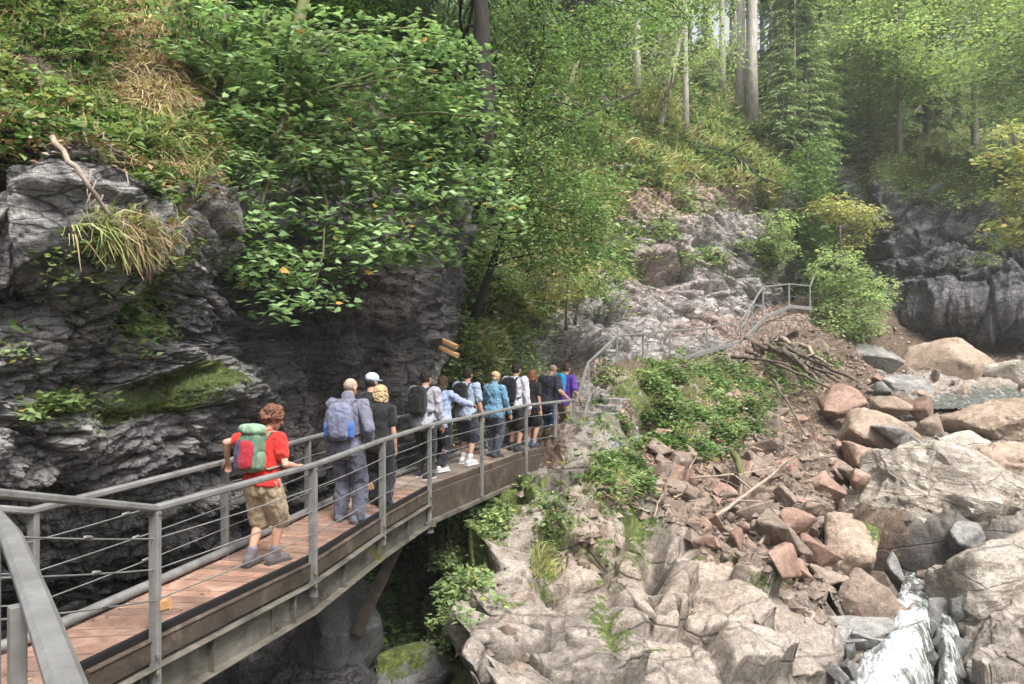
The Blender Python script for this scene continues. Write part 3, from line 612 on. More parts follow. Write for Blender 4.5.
def boards(s0, s1, name, mat, seed):
    rr = random.Random(seed); parts = []; s = s0
    while s < s1:
        i = min(int(s), len(EDGE) - 2); L = (Vector(EDGE[i+1]) - Vector(EDGE[i])).length
        ds = 0.142 / L; g = 0.007 / L
        e = min(s + ds - g, s1); dz = rr.uniform(-.004, .004)
        if e - s < 0.01: break
        a, b, c, d = lerp(EDGE, s), lerp(EDGE, e), lerp(LEFT, e), lerp(LEFT, s)
        ov = rr.uniform(-.01, .01)
        v = [(q.x, q.y, DZ + dz - h) for h in (0.045, 0) for q in (a, b, c, d)]
        parts.append((v, [(3, 2, 1, 0), (4, 5, 6, 7), (0, 1, 5, 4), (1, 2, 6, 5), (2, 3, 7, 6), (3, 0, 4, 7)]))
        s += ds
    return bp(name, parts, mat)
boards(0, 5.0, 'deck', M['plank'], 1)
dk2 = boards(5.0, 8, 'deck', M['plank_grey'], 2); dk2['label'] = 'weathered grey brown boards of the far span'
E3 = lambda i0, i1, z, off=0.0: [(lambda q: (q.x, q.y, z))(offs(i, off)) for i in range(i0, i1 + 1)]
def side_strip(pts2, z0, z1, t):   # vertical board along a line
    return polybar([(p[0], p[1], (z0 + z1) / 2) for p in pts2], t, z1 - z0, 0.008)
near_e = [offs(i, -0.03) for i in range(1, 6)]; far_e = [offs(i, -0.03) for i in range(5, 9)]
bp('edge_strip', [polybar([(p.x, p.y, DZ + 0.03) for p in [offs(i, 0.0) for i in range(1, 6)]], 0.035, 0.075, 0.004)], M['black'])
bp('edge_strip', [polybar([(p.x, p.y, DZ + 0.03) for p in [offs(i, 0.0) for i in range(5, 9)]], 0.035, 0.075, 0.004)], M['timber'])
bp('kerb_pipe', [tube([(p.x, p.y, DZ + 0.06) for p in LEFT], 0.045, 10)], M['steel'], True)
bp('side_timber', [side_strip(near_e, DZ - 0.17, DZ - 0.012, 0.06), side_strip([offs(i, -0.045) for i in range(1, 6)], DZ - .015, DZ + 0.01, 0.05)], M['timber'])
ch = []
o = [offs(i, -0.02) for i in range(1, 6)]
ch.append(polybar([(p.x, p.y, DZ - 0.36) for p in o], 0.012, 0.30, 0.003))
o2 = [offs(i, -0.065) for i in range(1, 6)]
ch.append(polybar([(p.x, p.y, DZ - 0.205) for p in o2], 0.11, 0.014, 0.003))
ch.append(polybar([(p.x, p.y, DZ - 0.515) for p in o2], 0.11, 0.014, 0.003))
bp('beam', ch, M['beam'])
st = []
s = 1.2
while s < 5:
    p = lerp([offs(i, -0.055) for i in range(9)], s); q = lerp([offs(i, -0.055) for i in range(9)], s + .01); t = (q - p).normalized()
    bp('stiffener', [bar((p.x, p.y, DZ - 0.505), (p.x, p.y, DZ - 0.215), 0.012, 0.07, up=(t.y, -t.x, 0))], M['beam']); s += 0.55
# splice plate with bolts on the near beam
sp = []; a = lerp([offs(i, -0.035) for i in range(9)], 2.7); b = lerp([offs(i, -0.035) for i in range(9)], 3.25)
sp.append(bar((a.x, a.y, DZ - .36), (b.x, b.y, DZ - .36), 0.014, 0.25)); t = (b - a).normalized(); nn = Vector((t.y, -t.x))
for k in range(7):
    for zz in (-.27, -.45):
        q = a.lerp(b, 0.06 + k * .145) + nn * .01; sp.append(tube([(q.x, q.y, DZ + zz), (q.x + nn.x * .014, q.y + nn.y * .014, DZ + zz)], 0.012, 6))
bp('splice_plate', sp, M['beam'])
# inner beams (under the deck) and cross bearers
for w_ in (0.35, 0.8):
    bp('beam', [polybar([(offs(i, w_).x, offs(i, w_).y, DZ - 0.21) for i in range(1, 9)], 0.09, 0.30, 0.004)], M['timber'])
bp('far_beam', [side_strip([offs(i, -0.02) for i in range(5, 9)], DZ - 0.47, DZ - 0.03, 0.09)], M['timber'])['label'] = 'mossy timber side beam of the curved far span'
bp('far_beam', [polybar([(p.x, p.y, DZ - 0.47) for p in [offs(i, -0.05) for i in range(5, 9)]], 0.17, 0.06, 0.004)], M['beam'])
# railings
RZ = -1.27
def rail_pts(ps, z): return [(p[0], p[1], z) for p in ps]
R_OFF = [offs(i, -0.075) for i in range(9)]
rp = [(-2.90, 4.0, -0.80), (R_OFF[2].x, R_OFF[2].y, RZ)] + [(p.x, p.y, RZ) for p in R_OFF[3:]]
bp('handrail', [polybar(rp, 0.065, 0.055, 0.014)], M['steel'], False)
nearrail = [(-2.90, 4.0, -0.80), (-2.22, 3.3, -0.86), (-1.60, 2.5, -0.86), (-0.99, 1.7, -0.86), (-0.55, 1.1, -0.86)]
bp('handrail', [polybar([nearrail[0], nearrail[1], nearrail[2], nearrail[3], nearrail[4]], 0.085, 0.055, 0.016)], M['steel'], False)
L_OFF = LEFT
lp = [(-4.25, 4.6, -0.95), (LEFT[2].x, LEFT[2].y, RZ)] + [(p.x, p.y, RZ) for p in LEFT[3:8]]
bp('handrail', [polybar(lp, 0.065, 0.055, 0.014)], M['steel'], False)
posts = [(R_OFF[2], -.58), (R_OFF[3], -.34), (R_OFF[4], -.34), (R_OFF[5], -.55), (R_OFF[6], -.42), (R_OFF[7], -.36), (lerp(R_OFF, 7.6), -.3), (R_OFF[8], -.08)]
for k, (p, zb) in enumerate(posts):
    bp('post', [bar((p.x, p.y, DZ + zb), (p.x, p.y, RZ - .026), .085 if k < 3 else .06, .05, up=(0.3, 1, 0), bev=.006)], M['steel'] if k < 3 else M['steel'])
for s in (2.02, 3.0, 4.0, 5.0, 6.0, 7.0):
    p = lerp(LEFT, s); bp('post', [bar((p.x - .02, p.y, DZ - .15), (p.x - .02, p.y, RZ - .026), .08, .05, up=(0.3, 1, 0), bev=.006)], M['steel'])
for x, y, zt in ((-2.38, 3.42, -.885), (-1.66, 2.5, -.885), (-2.93, 4.02, -.83)):
    bp('post', [bar((x, y, -1.9), (x, y, zt), .055, .05, up=(1, 1, 0), bev=.006)], M['steel'])
for k in (0, 1, 2, 3):
    p = posts[k][0]
    for zz in (-.10, -.24):
        bp('bolt', [tube([(p.x + .02, p.y - .02, DZ + zz), (p.x + .055, p.y - .06, DZ + zz)], .014, 6)], M['beam'])
for k, p in enumerate(R_OFF[2:8]):
    bp('clamp', [box((p.x, p.y, RZ - .045), .10, .07, .012, .3)], M['beam'])
# foot plate under the post where the spans meet
q = R_OFF[5]; bp('bracket', [box((q.x, q.y, DZ - .50), .16, .16, .06, .4), box((q.x, q.y, DZ - .58), .10, .10, .10, .4)], M['beam'])
# cables with tensioners
def cable(pts, sag=0.012):
    out = []
    for a, b in zip(pts[:-1], pts[1:]):
        a = Vector(a); b = Vector(b)
        for k in range(4 if a is not None else 0): t = k / 4; out.append(a.lerp(b, t) - Vector((0, 0, sag * 4 * t * (1 - t))))
    out.append(Vector(pts[-1])); return out
def tens(a, b, t):
    a = Vector(a); b = Vector(b); d = (b - a).normalized(); c = a.lerp(b, t)
    return tube([c - d * .045, c - d * .03, c + d * .03, c + d * .045], [.007, .013, .013, .007], 8)
for j, dz in enumerate((0.235, 0.47, 0.705)):
    r = [(p[0], p[1], p[2] - dz) for p in rp]; l = [(p[0], p[1], p[2] - dz) for p in lp]
    bp('cable', [tube(cable(r), .0065, 5), tens(r[0], r[1], .55 + .05 * j), tens(r[4], r[5], .3), tens(r[6], r[7], .5)], M['steel'], True)
    bp('cable', [tube(cable(l), .0065, 5), tens(l[1], l[2], .40 + .05 * j), tens(l[2], l[3], .35)], M['steel'], True)
# slanting strut below the bridge
bp('strut', [bar(P(410, 518, 11.0), P(356, 634, 10.5), .17, .17, up=(0, 1, 0))], M['timber'])
for (px, py, d) in ((364, 489, 10.05), (161, 606, 5.72)):
    bp('wedge_block', [bar(P(px - 9, py + 2, d), P(px + 9, py - 3, d), .07, .085, bev=.012)], M['fresh'])['label'] = 'orange wooden wedge block fixed outside the edge'
# steps up to the viewer's landing
stp = []
for k in range(3):
    stp.append(bar((-3.65 + .25 * k * .6, 4.1 - .32 * k, DZ + .10 + .16 * k), (-2.95 + .25 * k * .6, 3.85 - .30 * k, DZ + .10 + .16 * k), .30, .05))
bp('step', stp, M['plank'])
tag(mesh_list('landing', [bar((-2.3, 2.4, -1.86), (-3.4, 3.2, -1.86), .9, .06), bar((-0.9, .4, -1.86), (-2.3, 2.4, -1.86), 1.3, .06)], M['plank']), kind='structure')

# ------------------------------------------------------------------ path beyond the bridge with steps and its railing
pathc = [(1.1, 16.6, -2.30), PV(592, 424, 17.6), PV(606, 396, 19.2), PV(622, 377, 20.9), PV(650, 371, 23.0), PV(680, 366, 25.4), PV(705, 357, 27.6), PV(730, 343, 29.4), PV(752, 331, 30.8), PV(775, 320, 32.0), PV(795, 314, 32.9)]
pathc = [Vector(p) for p in pathc]
def path_sheet():
    v = []; f = []; n = 0
    pts = []
    for i in range(len(pathc) - 1):
        for k in range(8): pts.append(pathc[i].lerp(pathc[i+1], k / 8))
    pts.append(pathc[-1]); m = 9
    for i, p in enumerate(pts):
        t = (pts[min(i+1, len(pts)-1)] - pts[max(i-1, 0)]); t.z = 0; t.normalize(); s = Vector((t.y, -t.x, 0))
        for j in range(m):
            o = -0.75 + 1.6 * j / (m - 1); dz = random.uniform(-.03, .03) - (0.5 if j == m - 1 else 0) + (.5 if j == 0 else 0)
            v.append(p + s * o + Vector((0, 0, dz)))
        if i: f += [((i-1)*m + j, (i-1)*m + j+1, i*m + j+1, i*m + j) for j in range(m - 1)]
    me = bpy.data.meshes.new('path'); me.from_pydata([tuple(x) for x in v], [], f); me.update()
    me.polygons.foreach_set('use_smooth', [True] * len(me.polygons))
    for a, val in (('moss', 0), ('soil', 0.45), ('dark', 0), ('warm', .5)):
        at = me.attributes.new(a, 'FLOAT', 'POINT'); at.data.foreach_set('value', [float(val)] * len(me.vertices))
    tag(link('path', me, M['outcrop']), kind='structure')
path_sheet()
def stairs():
    e = empty('stone_stairs', tuple(pathc[0]), 'grey steps climbing the rock from the far end of the bridge', 'stairs')
    n = 10; a = pathc[0] + Vector((0.25, 0.3, 0.02)); b = pathc[3] + Vector((-.1, 0, 0.06)); inv = Matrix.Translation(a * 0 + pathc[0]).inverted()
    for k in range(n):
        p = a.lerp(b, k / n) if k < 4 else pathc[1].lerp(pathc[3], (k - 3) / 7)
        o = mesh_list('step', [box((p.x, p.y, p.z + .04), .42, 1.0, .12, 1.0, bev=.015)], M['grey']); o.parent = e; o.matrix_parent_inverse = inv
stairs()
pr = empty('path_railing', tuple(pathc[1]), 'grey steel railing following the path over the pale rocks', 'railing')
def pp(name, parts, mat=M['steel']):
    o = mesh_list(name, parts, mat); o.parent = pr; o.matrix_parent_inverse = Matrix.Translation(pathc[1]).inverted(); return o
top = [PV(580, 420, 16.9), PV(588, 363, 19.3), PV(617, 336, 21.2), PV(670, 331, 24.8), PV(707, 328, 27.4), PV(741, 321, 29.6), PV(763, 287, 31.5), PV(789, 284, 32.8), PV(810, 286, 33.6), PV(816, 272, 34.6)]
top[0] = Vector((1.42, 16.5, -1.35)); 
pp('handrail', [polybar(top, .065, .055, .01)])
bot = [Vector((1.44, 16.5, -2.25)), PV(590, 398, 19.3), PV(617, 374, 21.2), PV(670, 364, 24.8), PV(707, 353, 27.4), PV(741, 343, 29.6), PV(763, 320, 31.5), PV(789, 308, 32.8), PV(810, 310, 33.6)]
pp('stringer', [polybar([b + Vector((0, -.15, .06)) for b in bot], .07, .16, .01)])
pp('cable', [polybar([a.lerp(b, .5) for a, b in zip(top, bot)], .012, .012)])
for a, b in zip(top[1:9], bot[1:]):
    pp('post', [bar(b - Vector((0, 0, .1)), a, .065, .055, bev=.008)])
for (px, y0, y1, d) in ((643, 333, 371, 23.0), (752, 302, 330, 30.6)):
    pp('post', [bar(P(px, y1, d), P(px, y0, d), .06, .05, bev=.008)])
# upper inner rail near the corner
pp('handrail', [polybar([PV(735, 338, 30.8), PV(745, 322, 31.3), PV(760, 290, 32.4)], .05, .05, .01)])
# fallen leaves on the boards
def deck_leaves():
    rs = np.random.RandomState(8); n = 170; pos = []
    for _ in range(n):
        s_ = rs.uniform(.4, 7.8); a = lerp(EDGE, s_); b = lerp(LEFT, s_); t = rs.choice([rs.uniform(.04, .96), rs.uniform(.82, .97), rs.uniform(.04, .12)]); q = a.lerp(b, t); pos.append((q.x, q.y, DZ + .008))
    pos = np.array(pos); an = rs.uniform(0, 6.28, n); ax = np.stack([np.cos(an), np.sin(an), rs.normal(0, .08, n)], 1)
    v, f = place(T_LEAF, pos, ax, np.tile([0, 0, 1.0], (n, 1)) + rs.normal(0, .15, (n, 3)), rs.uniform(.02, .05, n)); v[:, 2] = np.maximum(v[:, 2], DZ + .006)
    tag(npmesh('fallen_leaves', v, f, M['litter']), 'dry leaf bits scattered over the bridge boards', 'fallen leaves', kind='stuff')
# ------------------------------------------------------------------ boulders
def rock_mesh(name, sx, sy, sz, seed, sub=3, rough=1.0, mat=None, facets=16, attrs=None):
    rr = random.Random(seed); bm = bmesh.new()
    for _ in range(facets):
        v = Vector((rr.gauss(0, 1), rr.gauss(0, 1), rr.gauss(0, 1))).normalized()
        k = rr.uniform(0.85, 1.1); bm.verts.new((v.x * k, v.y * k, v.z * k))
    r = bmesh.ops.convex_hull(bm, input=bm.verts)
    bmesh.ops.delete(bm, geom=[e for e in r['geom_interior'] if isinstance(e, bmesh.types.BMVert)], context='VERTS')
    mx = [max(abs(v.co[i]) for v in bm.verts) for i in range(3)]
    for v in bm.verts: v.co = Vector((v.co.x / mx[0] * sx / 2, v.co.y / mx[1] * sy / 2, v.co.z / mx[2] * sz / 2))
    m = min(sx, sy, sz)
    bmesh.ops.bevel(bm, geom=list(bm.edges), offset=m * 0.03, segments=1, affect='EDGES', profile=0.6)
    bmesh.ops.triangulate(bm, faces=bm.faces)
    # refine long edges so that surface relief has vertices to move
    tgt = max(sx, sy, sz) / (8 * sub)
    for _ in range(4):
        L = [e for e in bm.edges if e.calc_length() > tgt * 1.5]
        if not L or len(bm.verts) > 9000: break
        bmesh.ops.subdivide_edges(bm, edges=L, cuts=1); bmesh.ops.triangulate(bm, faces=bm.faces)
    bm.normal_update()
    V = np.array([v.co[:] for v in bm.verts], np.float32); Nn = np.array([v.normal[:] for v in bm.verts], np.float32); s = 1.0 / max(sx, sy, sz)
    off = (fbm(V * s * 3 + seed, 3, seed % 50) * 0.034 + fbm(V * s * 9 + seed, 4, seed % 50 + 3, .6, ridged=True) * 0.014 * rough) * max(sx, sy, sz) * rough
    for v, n, o_ in zip(bm.verts, Nn, off): v.co += Vector(n.tolist()) * float(o_)
    me = bpy.data.meshes.new(name); bm.to_mesh(me); bm.free()
    me.polygons.foreach_set('use_smooth', [True] * len(me.polygons))
    try: me.set_sharp_from_angle(angle=R(30))
    except Exception: pass
    for a in ('moss', 'soil', 'dark', 'warm', 'crack'):
        at = me.attributes.new(a, 'FLOAT', 'POINT'); val = (attrs or {}).get(a, 0.0)
        if callable(val): at.data.foreach_set('value', np.clip(val(V), 0, 1).astype(np.float32))
        else: at.data.foreach_set('value', np.full(len(me.vertices), val, np.float32))
    me.materials.append(mat); return me

def boulder(px, py, w, h, d, mat, label, seed, rz=0.0, tilt=0.0, depth=None, group=None, moss=None, rough=1.0, facets=16, sub=3, dark=0.0, name='boulder'):
    W = w / F * d; H = h / F * d; D = depth or (W * 0.8 + H * .3); kk = (d + D * .3) / d * 1.08; W *= kk; H *= kk
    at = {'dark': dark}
    if moss: at['moss'] = moss
    me = rock_mesh(name, W, D, H, seed, sub, rough, M[mat], facets, at)
    o = link(name, me); o.location = P(px, py, d + D * 0.3); o.rotation_euler = (R(random.Random(seed).uniform(-6, 6)), R(tilt), R(rz))
    tag(o, label, 'boulder' if name == 'boulder' else 'rock', group); return o
BL_ = [
 (944, 506, 186, 104, 17.5, 'pale', 'huge pale streaked boulder lying across the stream above the cascade', 11, 0, 8, 3.4, 1.2, 22),
 (1008, 618, 150, 166, 12.6, 'pale', 'big pale olive boulder at the right bank beside the cascade', 12, 0, -12, 2.2, 1.0, 18),
 (1000, 426, 96, 46, 25, 'tan', 'broad pale slab boulder behind the huge streaked one', 13, 0, -6, 2.6, 1.0, 18),
 (958, 452, 60, 36, 23, 'pale', 'low smooth whitish boulder wedged left of the broad pale slab', 14, 0, -8, 1.6, .8, 16),
 (836, 403, 56, 36, 24, 'red', 'reddish boulder at the foot of the driftwood pile', 15, 0, -6, None, .8, 12),
 (868, 436, 84, 50, 21.5, 'tan', 'wide flat-topped tan boulder with a grey wedge lying on it', 16, 0, 10, None, .8, 12),
 (901, 438, 52, 17, 20.6, 'grey', 'thin grey wedge of stone lying on the wide tan boulder', 17, 0, 16, None, .8, 11),
 (822, 488, 54, 38, 17.6, 'red', 'dark red angular block with a slanting flat top', 18, 0, 14, None, .7, 11),
 (845, 549, 66, 66, 14.6, 'tan', 'ochre boulder with a mossy yellow-green shoulder', 19, 0, 6, None, .8, 13),
 (861, 611, 66, 68, 12.9, 'brown', 'large brown boulder standing left of the cascade', 20, 0, -8, None, .9, 13),
 (812, 510, 34, 28, 16.4, 'grey', 'small grey cube-like stone below the dark red block', 21, 30, 10, None, .7, 9),
 (719, 541, 40, 32, 13.8, 'brown', 'brown block lying at the upper edge of the bedrock', 22, 20, 14, None, .7, 10),
 (943, 366, 86, 56, 34, 'tan', 'rounded tan boulder below the dark far cliff', 23, 0, 0, None, .6, 20),
 (1003, 374, 46, 44, 33, 'pale', 'pale upright boulder at the far right under the cliff', 24, 0, 0, None, .8, 14),
 (868, 360, 58, 42, 34, 'grey', 'grey boulder at the foot of the light green bush', 25, 0, 8, None, .8, 14),
 (905, 388, 50, 26, 31, 'grey', 'low grey boulder in front of the rounded tan one', 26, 0, 4, None, .8, 14),
 (886, 409, 44, 28, 26.5, 'tan', 'orange tan block leaning above the wide flat boulder', 27, 0, -12, None, .8, 10),
 (920, 412, 28, 30, 26.5, 'red', 'reddish block wedged between tan rubble and pale slab', 28, 20, -8, None, .8, 10),
 (926, 430, 40, 40, 24.6, 'brown', 'brown pointed block right of the grey wedge', 29, 15, -20, None, .8, 10),
 (902, 572, 22, 44, 14.9, 'grey', 'dark narrow slab leaning beside the ochre boulder', 30, 0, -34, .5, .7, 9),
 (962, 541, 46, 36, 16.4, 'grey', 'grey pointed stone jammed under the huge streaked boulder', 31, 0, -24, None, .7, 10),
 (928, 578, 24, 18, 14.6, 'brown', 'small brown stone at the lip of the cascade', 32, 0, 0, None, .7, 10),
 (836, 634, 22, 30, 12.3, 'red', 'small upright reddish stone left of the cascade foot', 33, 0, 6, None, .7, 9),
 (868, 455, 48, 36, 20, 'red', 'reddish brown block under the wide tan boulder', 34, 0, -4, None, .7, 11),
 (905, 462, 48, 26, 19.8, 'red', 'long reddish block above the huge streaked boulder', 35, 0, 4, None, .7, 11),
 (842, 468, 40, 24, 19.2, 'brown', 'brown slab between two reddish blocks', 36, 0, 8, None, .7, 10),
 (858, 478, 24, 24, 18.2, 'red', 'small round red stone right of the dark red block', 37, 0, 0, None, .6, 12),
 (790, 533, 32, 24, 15.4, 'brown', 'brown stone left of the ochre boulder', 38, 10, 0, None, .7, 10),
 (835, 522, 34, 20, 15.8, 'tan', 'low tan stone above the ochre boulder', 39, 0, -6, None, .7, 10),
 (884, 588, 24, 30, 13.9, 'brown', 'brown wet stone behind the large brown boulder', 40, 0, -14, None, .7, 10, 0.4),
 (943, 642, 18, 26, 11.9, 'grey', 'small wet grey stone standing in the narrow right channel', 41, 0, 8, .5, .6, 10, 0.3),
 (938, 610, 22, 26, 12.7, 'grey', 'wet grey stone between the cascade and the narrow channel', 42, 0, 0, .6, .6, 10, 0.3),
 (950, 672, 26, 30, 11.3, 'grey', 'wet grey stone at the bottom of the narrow channel', 43, 0, 0, .6, .6, 10, 0.3),
 (600, 458, 70, 80, 15.6, 'grey', 'lilac grey rounded rock shoulder below the end of the bridge', 44, 10, -24, 1.8, .7, 18),
 (604, 516, 52, 34, 14.2, 'grey', 'mossy grey boulder below the lilac rock shoulder', 45, 0, -10, None, .8, 14),
 (336, 640, 92, 110, 10.4, 'grey', 'dark wet boulder deep in the shade under the bridge', 146, 10, 8, 1.6, .4, 24, .65),  # this and the next boulder are darkened in colour for the gully shade
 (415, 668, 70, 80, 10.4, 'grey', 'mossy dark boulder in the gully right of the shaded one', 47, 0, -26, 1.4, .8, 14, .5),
 (596, 582, 40, 26, 11.6, 'tan', 'smooth tan rounded stone half sunk in the bedrock', 48, 0, 14, None, .5, 16),
 (575, 520, 34, 26, 14.3, 'brown', 'small brown boulder beside the fern bank', 49, 0, 6, None, .8, 12),
 (1000, 466, 90, 54, 20.5, 'tan', 'creased pale boulder behind the right half of the huge one', 50, 0, -10, 2.0, 1.2, 16),
 (700, 490, 26, 20, 16.6, 'brown', 'brown stone below the mossy broken branch', 51, 0, 6, None, .8, 10),
 (722, 478, 34, 26, 17, 'brown', 'grey brown slab in the middle of the rockfall', 52, 0, -14, None, .8, 10),
 (726, 452, 40, 22, 18.6, 'brown', 'flat brown stone above the rockfall sticks', 53, 0, 6, None, .8, 10),
 (764, 500, 34, 30, 16.3, 'brown', 'squarish brown stone right of the long pale branch', 54, 0, 10, None, .8, 10),
 (790, 560, 30, 18, 13.9, 'brown', 'small flat brown stone at the bedrock rim', 55, 0, 6, None, .8, 10),
 (790, 470, 34, 24, 18.3, 'red', 'red stone left above the dark red angular block', 56, 0, -10, None, .8, 10),
]
for t in BL_:
    px, py, w_, h_, d, mt, lab, sd, rz, tl, dp, rg, fc = t[:13]; dk = t[13] if len(t) > 13 else 0.0
    moss = None
    if 'yellow-green' in lab: moss = lambda V: sstep(0.1, 0.5, V[:, 2]) * sstep(0.0, 0.35, V[:, 0]) * 0.7
    if 'ossy' in lab and 'ochre' not in lab and 'yellow' not in lab: moss = lambda V: sstep(-0.1, 0.3, V[:, 2]) * 0.65
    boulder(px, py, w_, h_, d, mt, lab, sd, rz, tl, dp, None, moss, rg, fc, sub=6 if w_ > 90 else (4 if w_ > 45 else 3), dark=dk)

# broken stones of the rockfall: a few shapes copied, each stone an object of its own
STONES = {}
def scatter_stones(n, weight, mats, smin, smax, label, group, seed, protos=6, name='stone', sheet_='hillside'):
    rr = random.Random(seed); s = SHEETS[sheet_]; mt_of = {}
    px, py = s['px'], s['py']; W = weight(px, py); W = W / W.sum()
    idx = np.random.RandomState(seed).choice(len(px), n, p=W)
    pr_ = []
    for k in range(protos):
        for mt in mats: pr_.append(rock_mesh(name, 1, rr.uniform(.6, .9), rr.uniform(.45, .8), seed * 7 + len(pr_), 1.5, 0.8, M[mt], rr.choice((8, 9, 10, 12)))); mt_of[pr_[-1].name] = mt
    for j, i in enumerate(idx):
        me = rr.choice(pr_); o = bpy.data.objects.new(name, me); C.objects.link(o)
        d = s['pos'][i][1]; sz = smin * (smax / smin) ** (rr.random() ** 1.6)   # metres
        o.scale = (sz, sz * rr.uniform(.8, 1.1), sz * rr.uniform(.8, 1.2)); o.location = (s['pos'][i] + s['n'][i] * sz * .15).tolist(); STONES.setdefault(group, []).append((o, mt_of[me.name], sz))
        o.rotation_euler = (rr.uniform(-.5, .5), rr.uniform(-.5, .5), rr.uniform(0, 6.28)); tag(o, label, 'stone', group)
def wfall(px, py):
    w = sstep(635, 660, px) * blobs(px, py, [(690, 480, 80, 40, 1.3), (760, 490, 60, 50, 1.6), (790, 410, 60, 50, .8), (800, 345, 60, 20, .3), (740, 325, 30, 8, .3), (860, 410, 60, 50, .8), (650, 470, 40, 30, .6), (880, 380, 40, 25, .4), (800, 560, 30, 30, .5), (760, 530, 50, 25, .8)])
    return w * (1 - rockC_px(px, py)) + 1e-9
def rockC_px(px, py): return sstep(-6, 10, py - np.interp(px, [370, 600, 650, 700, 780, 830, 860, 1400], [470, 485, 500, 552, 572, 600, 640, 640]))
scatter_stones(290, wfall, ['red', 'brown', 'brown'], .30, 1.25, 'broken reddish brown stone lying among others in the rockfall', 'broken stones of the rockfall', 5)
scatter_stones(60, lambda px, py: blobs(px, py, [(900, 395, 50, 20, 1), (960, 400, 60, 16, .8), (1000, 400, 40, 14, .8), (920, 440, 20, 10, .5), (880, 640, 20, 20, .3)]) + 1e-9, ['grey', 'tan'], .35, 1.3, 'greyish stone in the stream bed upstream of the big boulders', 'stones in the upper stream bed', 6)
# gravel between the stones
def gravel():
    s = SHEETS['hillside']; W = wfall(s['px'], s['py']) + blobs(s['px'], s['py'], [(780, 360, 70, 50, 1.3), (740, 380, 60, 50, .5), (850, 350, 40, 30, .8), (820, 600, 20, 20, .5), (650, 500, 50, 20, .6), (580, 540, 30, 20, .3), (500, 600, 20, 60, .1)])
    n = 9000; rs = np.random.RandomState(4); idx = rs.choice(len(W), n, p=W / W.sum())
    base = np.array([(1, 0, 0), (-1, .2, .1), (0, 1, 0), (.1, -1, 0), (0, 0, .8), (0, 0, -.7)], float)
    fc = np.array([(0, 2, 4), (2, 1, 4), (1, 3, 4), (3, 0, 4), (2, 0, 5), (1, 2, 5), (3, 1, 5), (0, 3, 5)])
    sc = .02 + .13 * rs.uniform(0, 1, n) ** 2.5 ; q = s['pos'][idx]; 
    a = rs.uniform(0, 6.28, n); b = rs.uniform(-.8, .8, n)
    V = base[None] * rs.uniform(.6, 1.3, (n, 6, 1)); x = V[..., 0]*np.cos(a)[:, None] - V[..., 1]*np.sin(a)[:, None]; y = V[..., 0]*np.sin(a)[:, None] + V[..., 1]*np.cos(a)[:, None]
    z = V[..., 2]; y2 = y*np.cos(b)[:, None] - z*np.sin(b)[:, None]; z2 = y*np.sin(b)[:, None] + z*np.cos(b)[:, None]
    V = np.stack([x, y2, z2], -1) * sc[:, None, None] * 1.2 + q[:, None, :] + s['n'][idx][:, None, :] * .01
    o = npmesh('gravel', V.reshape(-1, 3), (fc[None] + np.arange(n)[:, None, None] * 6).reshape(-1, 3), M['brown'], attrs={k: np.zeros(n * 6) for k in ('moss', 'soil', 'dark', 'warm')})
    tag(o, 'small brown rubble filling the gaps of the rockfall', 'gravel', kind='stuff')
gravel()

# ------------------------------------------------------------------ dead wood
def stick(pts, r0, r1, mat, label, group=None, cat='branch', name='dead_branch', twigs=0, seed=0):
    rr = random.Random(seed); P3 = [Vector(p) for p in pts]; fine = []
    for a, b in zip(P3[:-1], P3[1:]):
        for k in range(5): fine.append(a.lerp(b, k / 5) + Vector((rr.gauss(0, 1), rr.gauss(0, 1), rr.gauss(0, 1))) * r0 * .35)
    fine.append(P3[-1]); n = len(fine)
    parts = [tube(fine, [r0 + (r1 - r0) * i / (n - 1) for i in range(n)], 7, wob=.12)]
    for k in range(twigs):
        a = fine[rr.randrange(n // 4, n - 1)]; L = (P3[-1] - P3[0]).length * rr.uniform(.12, .3)
        dr = ((P3[-1] - P3[0]).normalized() + Vector((rr.gauss(0, .6), rr.gauss(0, .4), rr.gauss(.2, .5)))).normalized()
        parts.append(tube([a, a + dr * L * .5 + Vector((0, 0, L * .06)), a + dr * L], [r1 * .9, r1 * .6, r1 * .25], 5))
    o = mesh_list(name, parts, M[mat], smooth=True); return tag(o, label, cat, group)
stick([P(703, 541, 13.6), P(712, 520, 13.9), P(752, 490, 15.2), P(795, 456, 17.5)], .045, .028, 'stick', 'long pale bare branch lying slanted across the rockfall', seed=1, twigs=2)
stick([P(700, 512, 14.2), P(735, 535, 13.6), P(748, 548, 13.3)], .025, .015, 'stick_dark', 'short dark stick crossing the foot of the long pale branch', seed=2)
stick([P(733, 452, 16.9), P(742, 478, 15.9)], .085, .075, 'bark_moss', 'short thick branch piece covered in yellow-green moss', seed=3)
stick([P(690, 478, 15.8), P(740, 474, 15.9), P(795, 462, 16.8)], .028, .012, 'stick', 'thin straight pale stick above the long bare branch', seed=4, twigs=2)
stick([P(760, 545, 13.7), P(772, 522, 14.0)], .04, .03, 'stick', 'stubby stick standing beside the bedrock edge', seed=5)
rs_ = random.Random(12)
for k in range(9):
    x0 = rs_.uniform(740, 800); y0 = rs_.uniform(336, 352); L = rs_.uniform(50, 95); a = R(rs_.uniform(22, 44)); d = np.interp(y0, [330, 355], [31, 27])
    x1 = x0 + L * math.cos(a); y1 = y0 + L * math.sin(a)
    stick([P(x0, y0, d), P((x0+x1)/2, (y0+y1)/2 - rs_.uniform(0, 5), d - 1.6), P(x1, y1 - 2, d - 3.6)], rs_.uniform(.06, .13), .04, rs_.choice(['stick_dark', 'stick_dark', 'stick']), 'weathered dead branch tangled in the driftwood pile above the red boulders', 'dead branches of the driftwood pile', seed=20 + k, twigs=3)
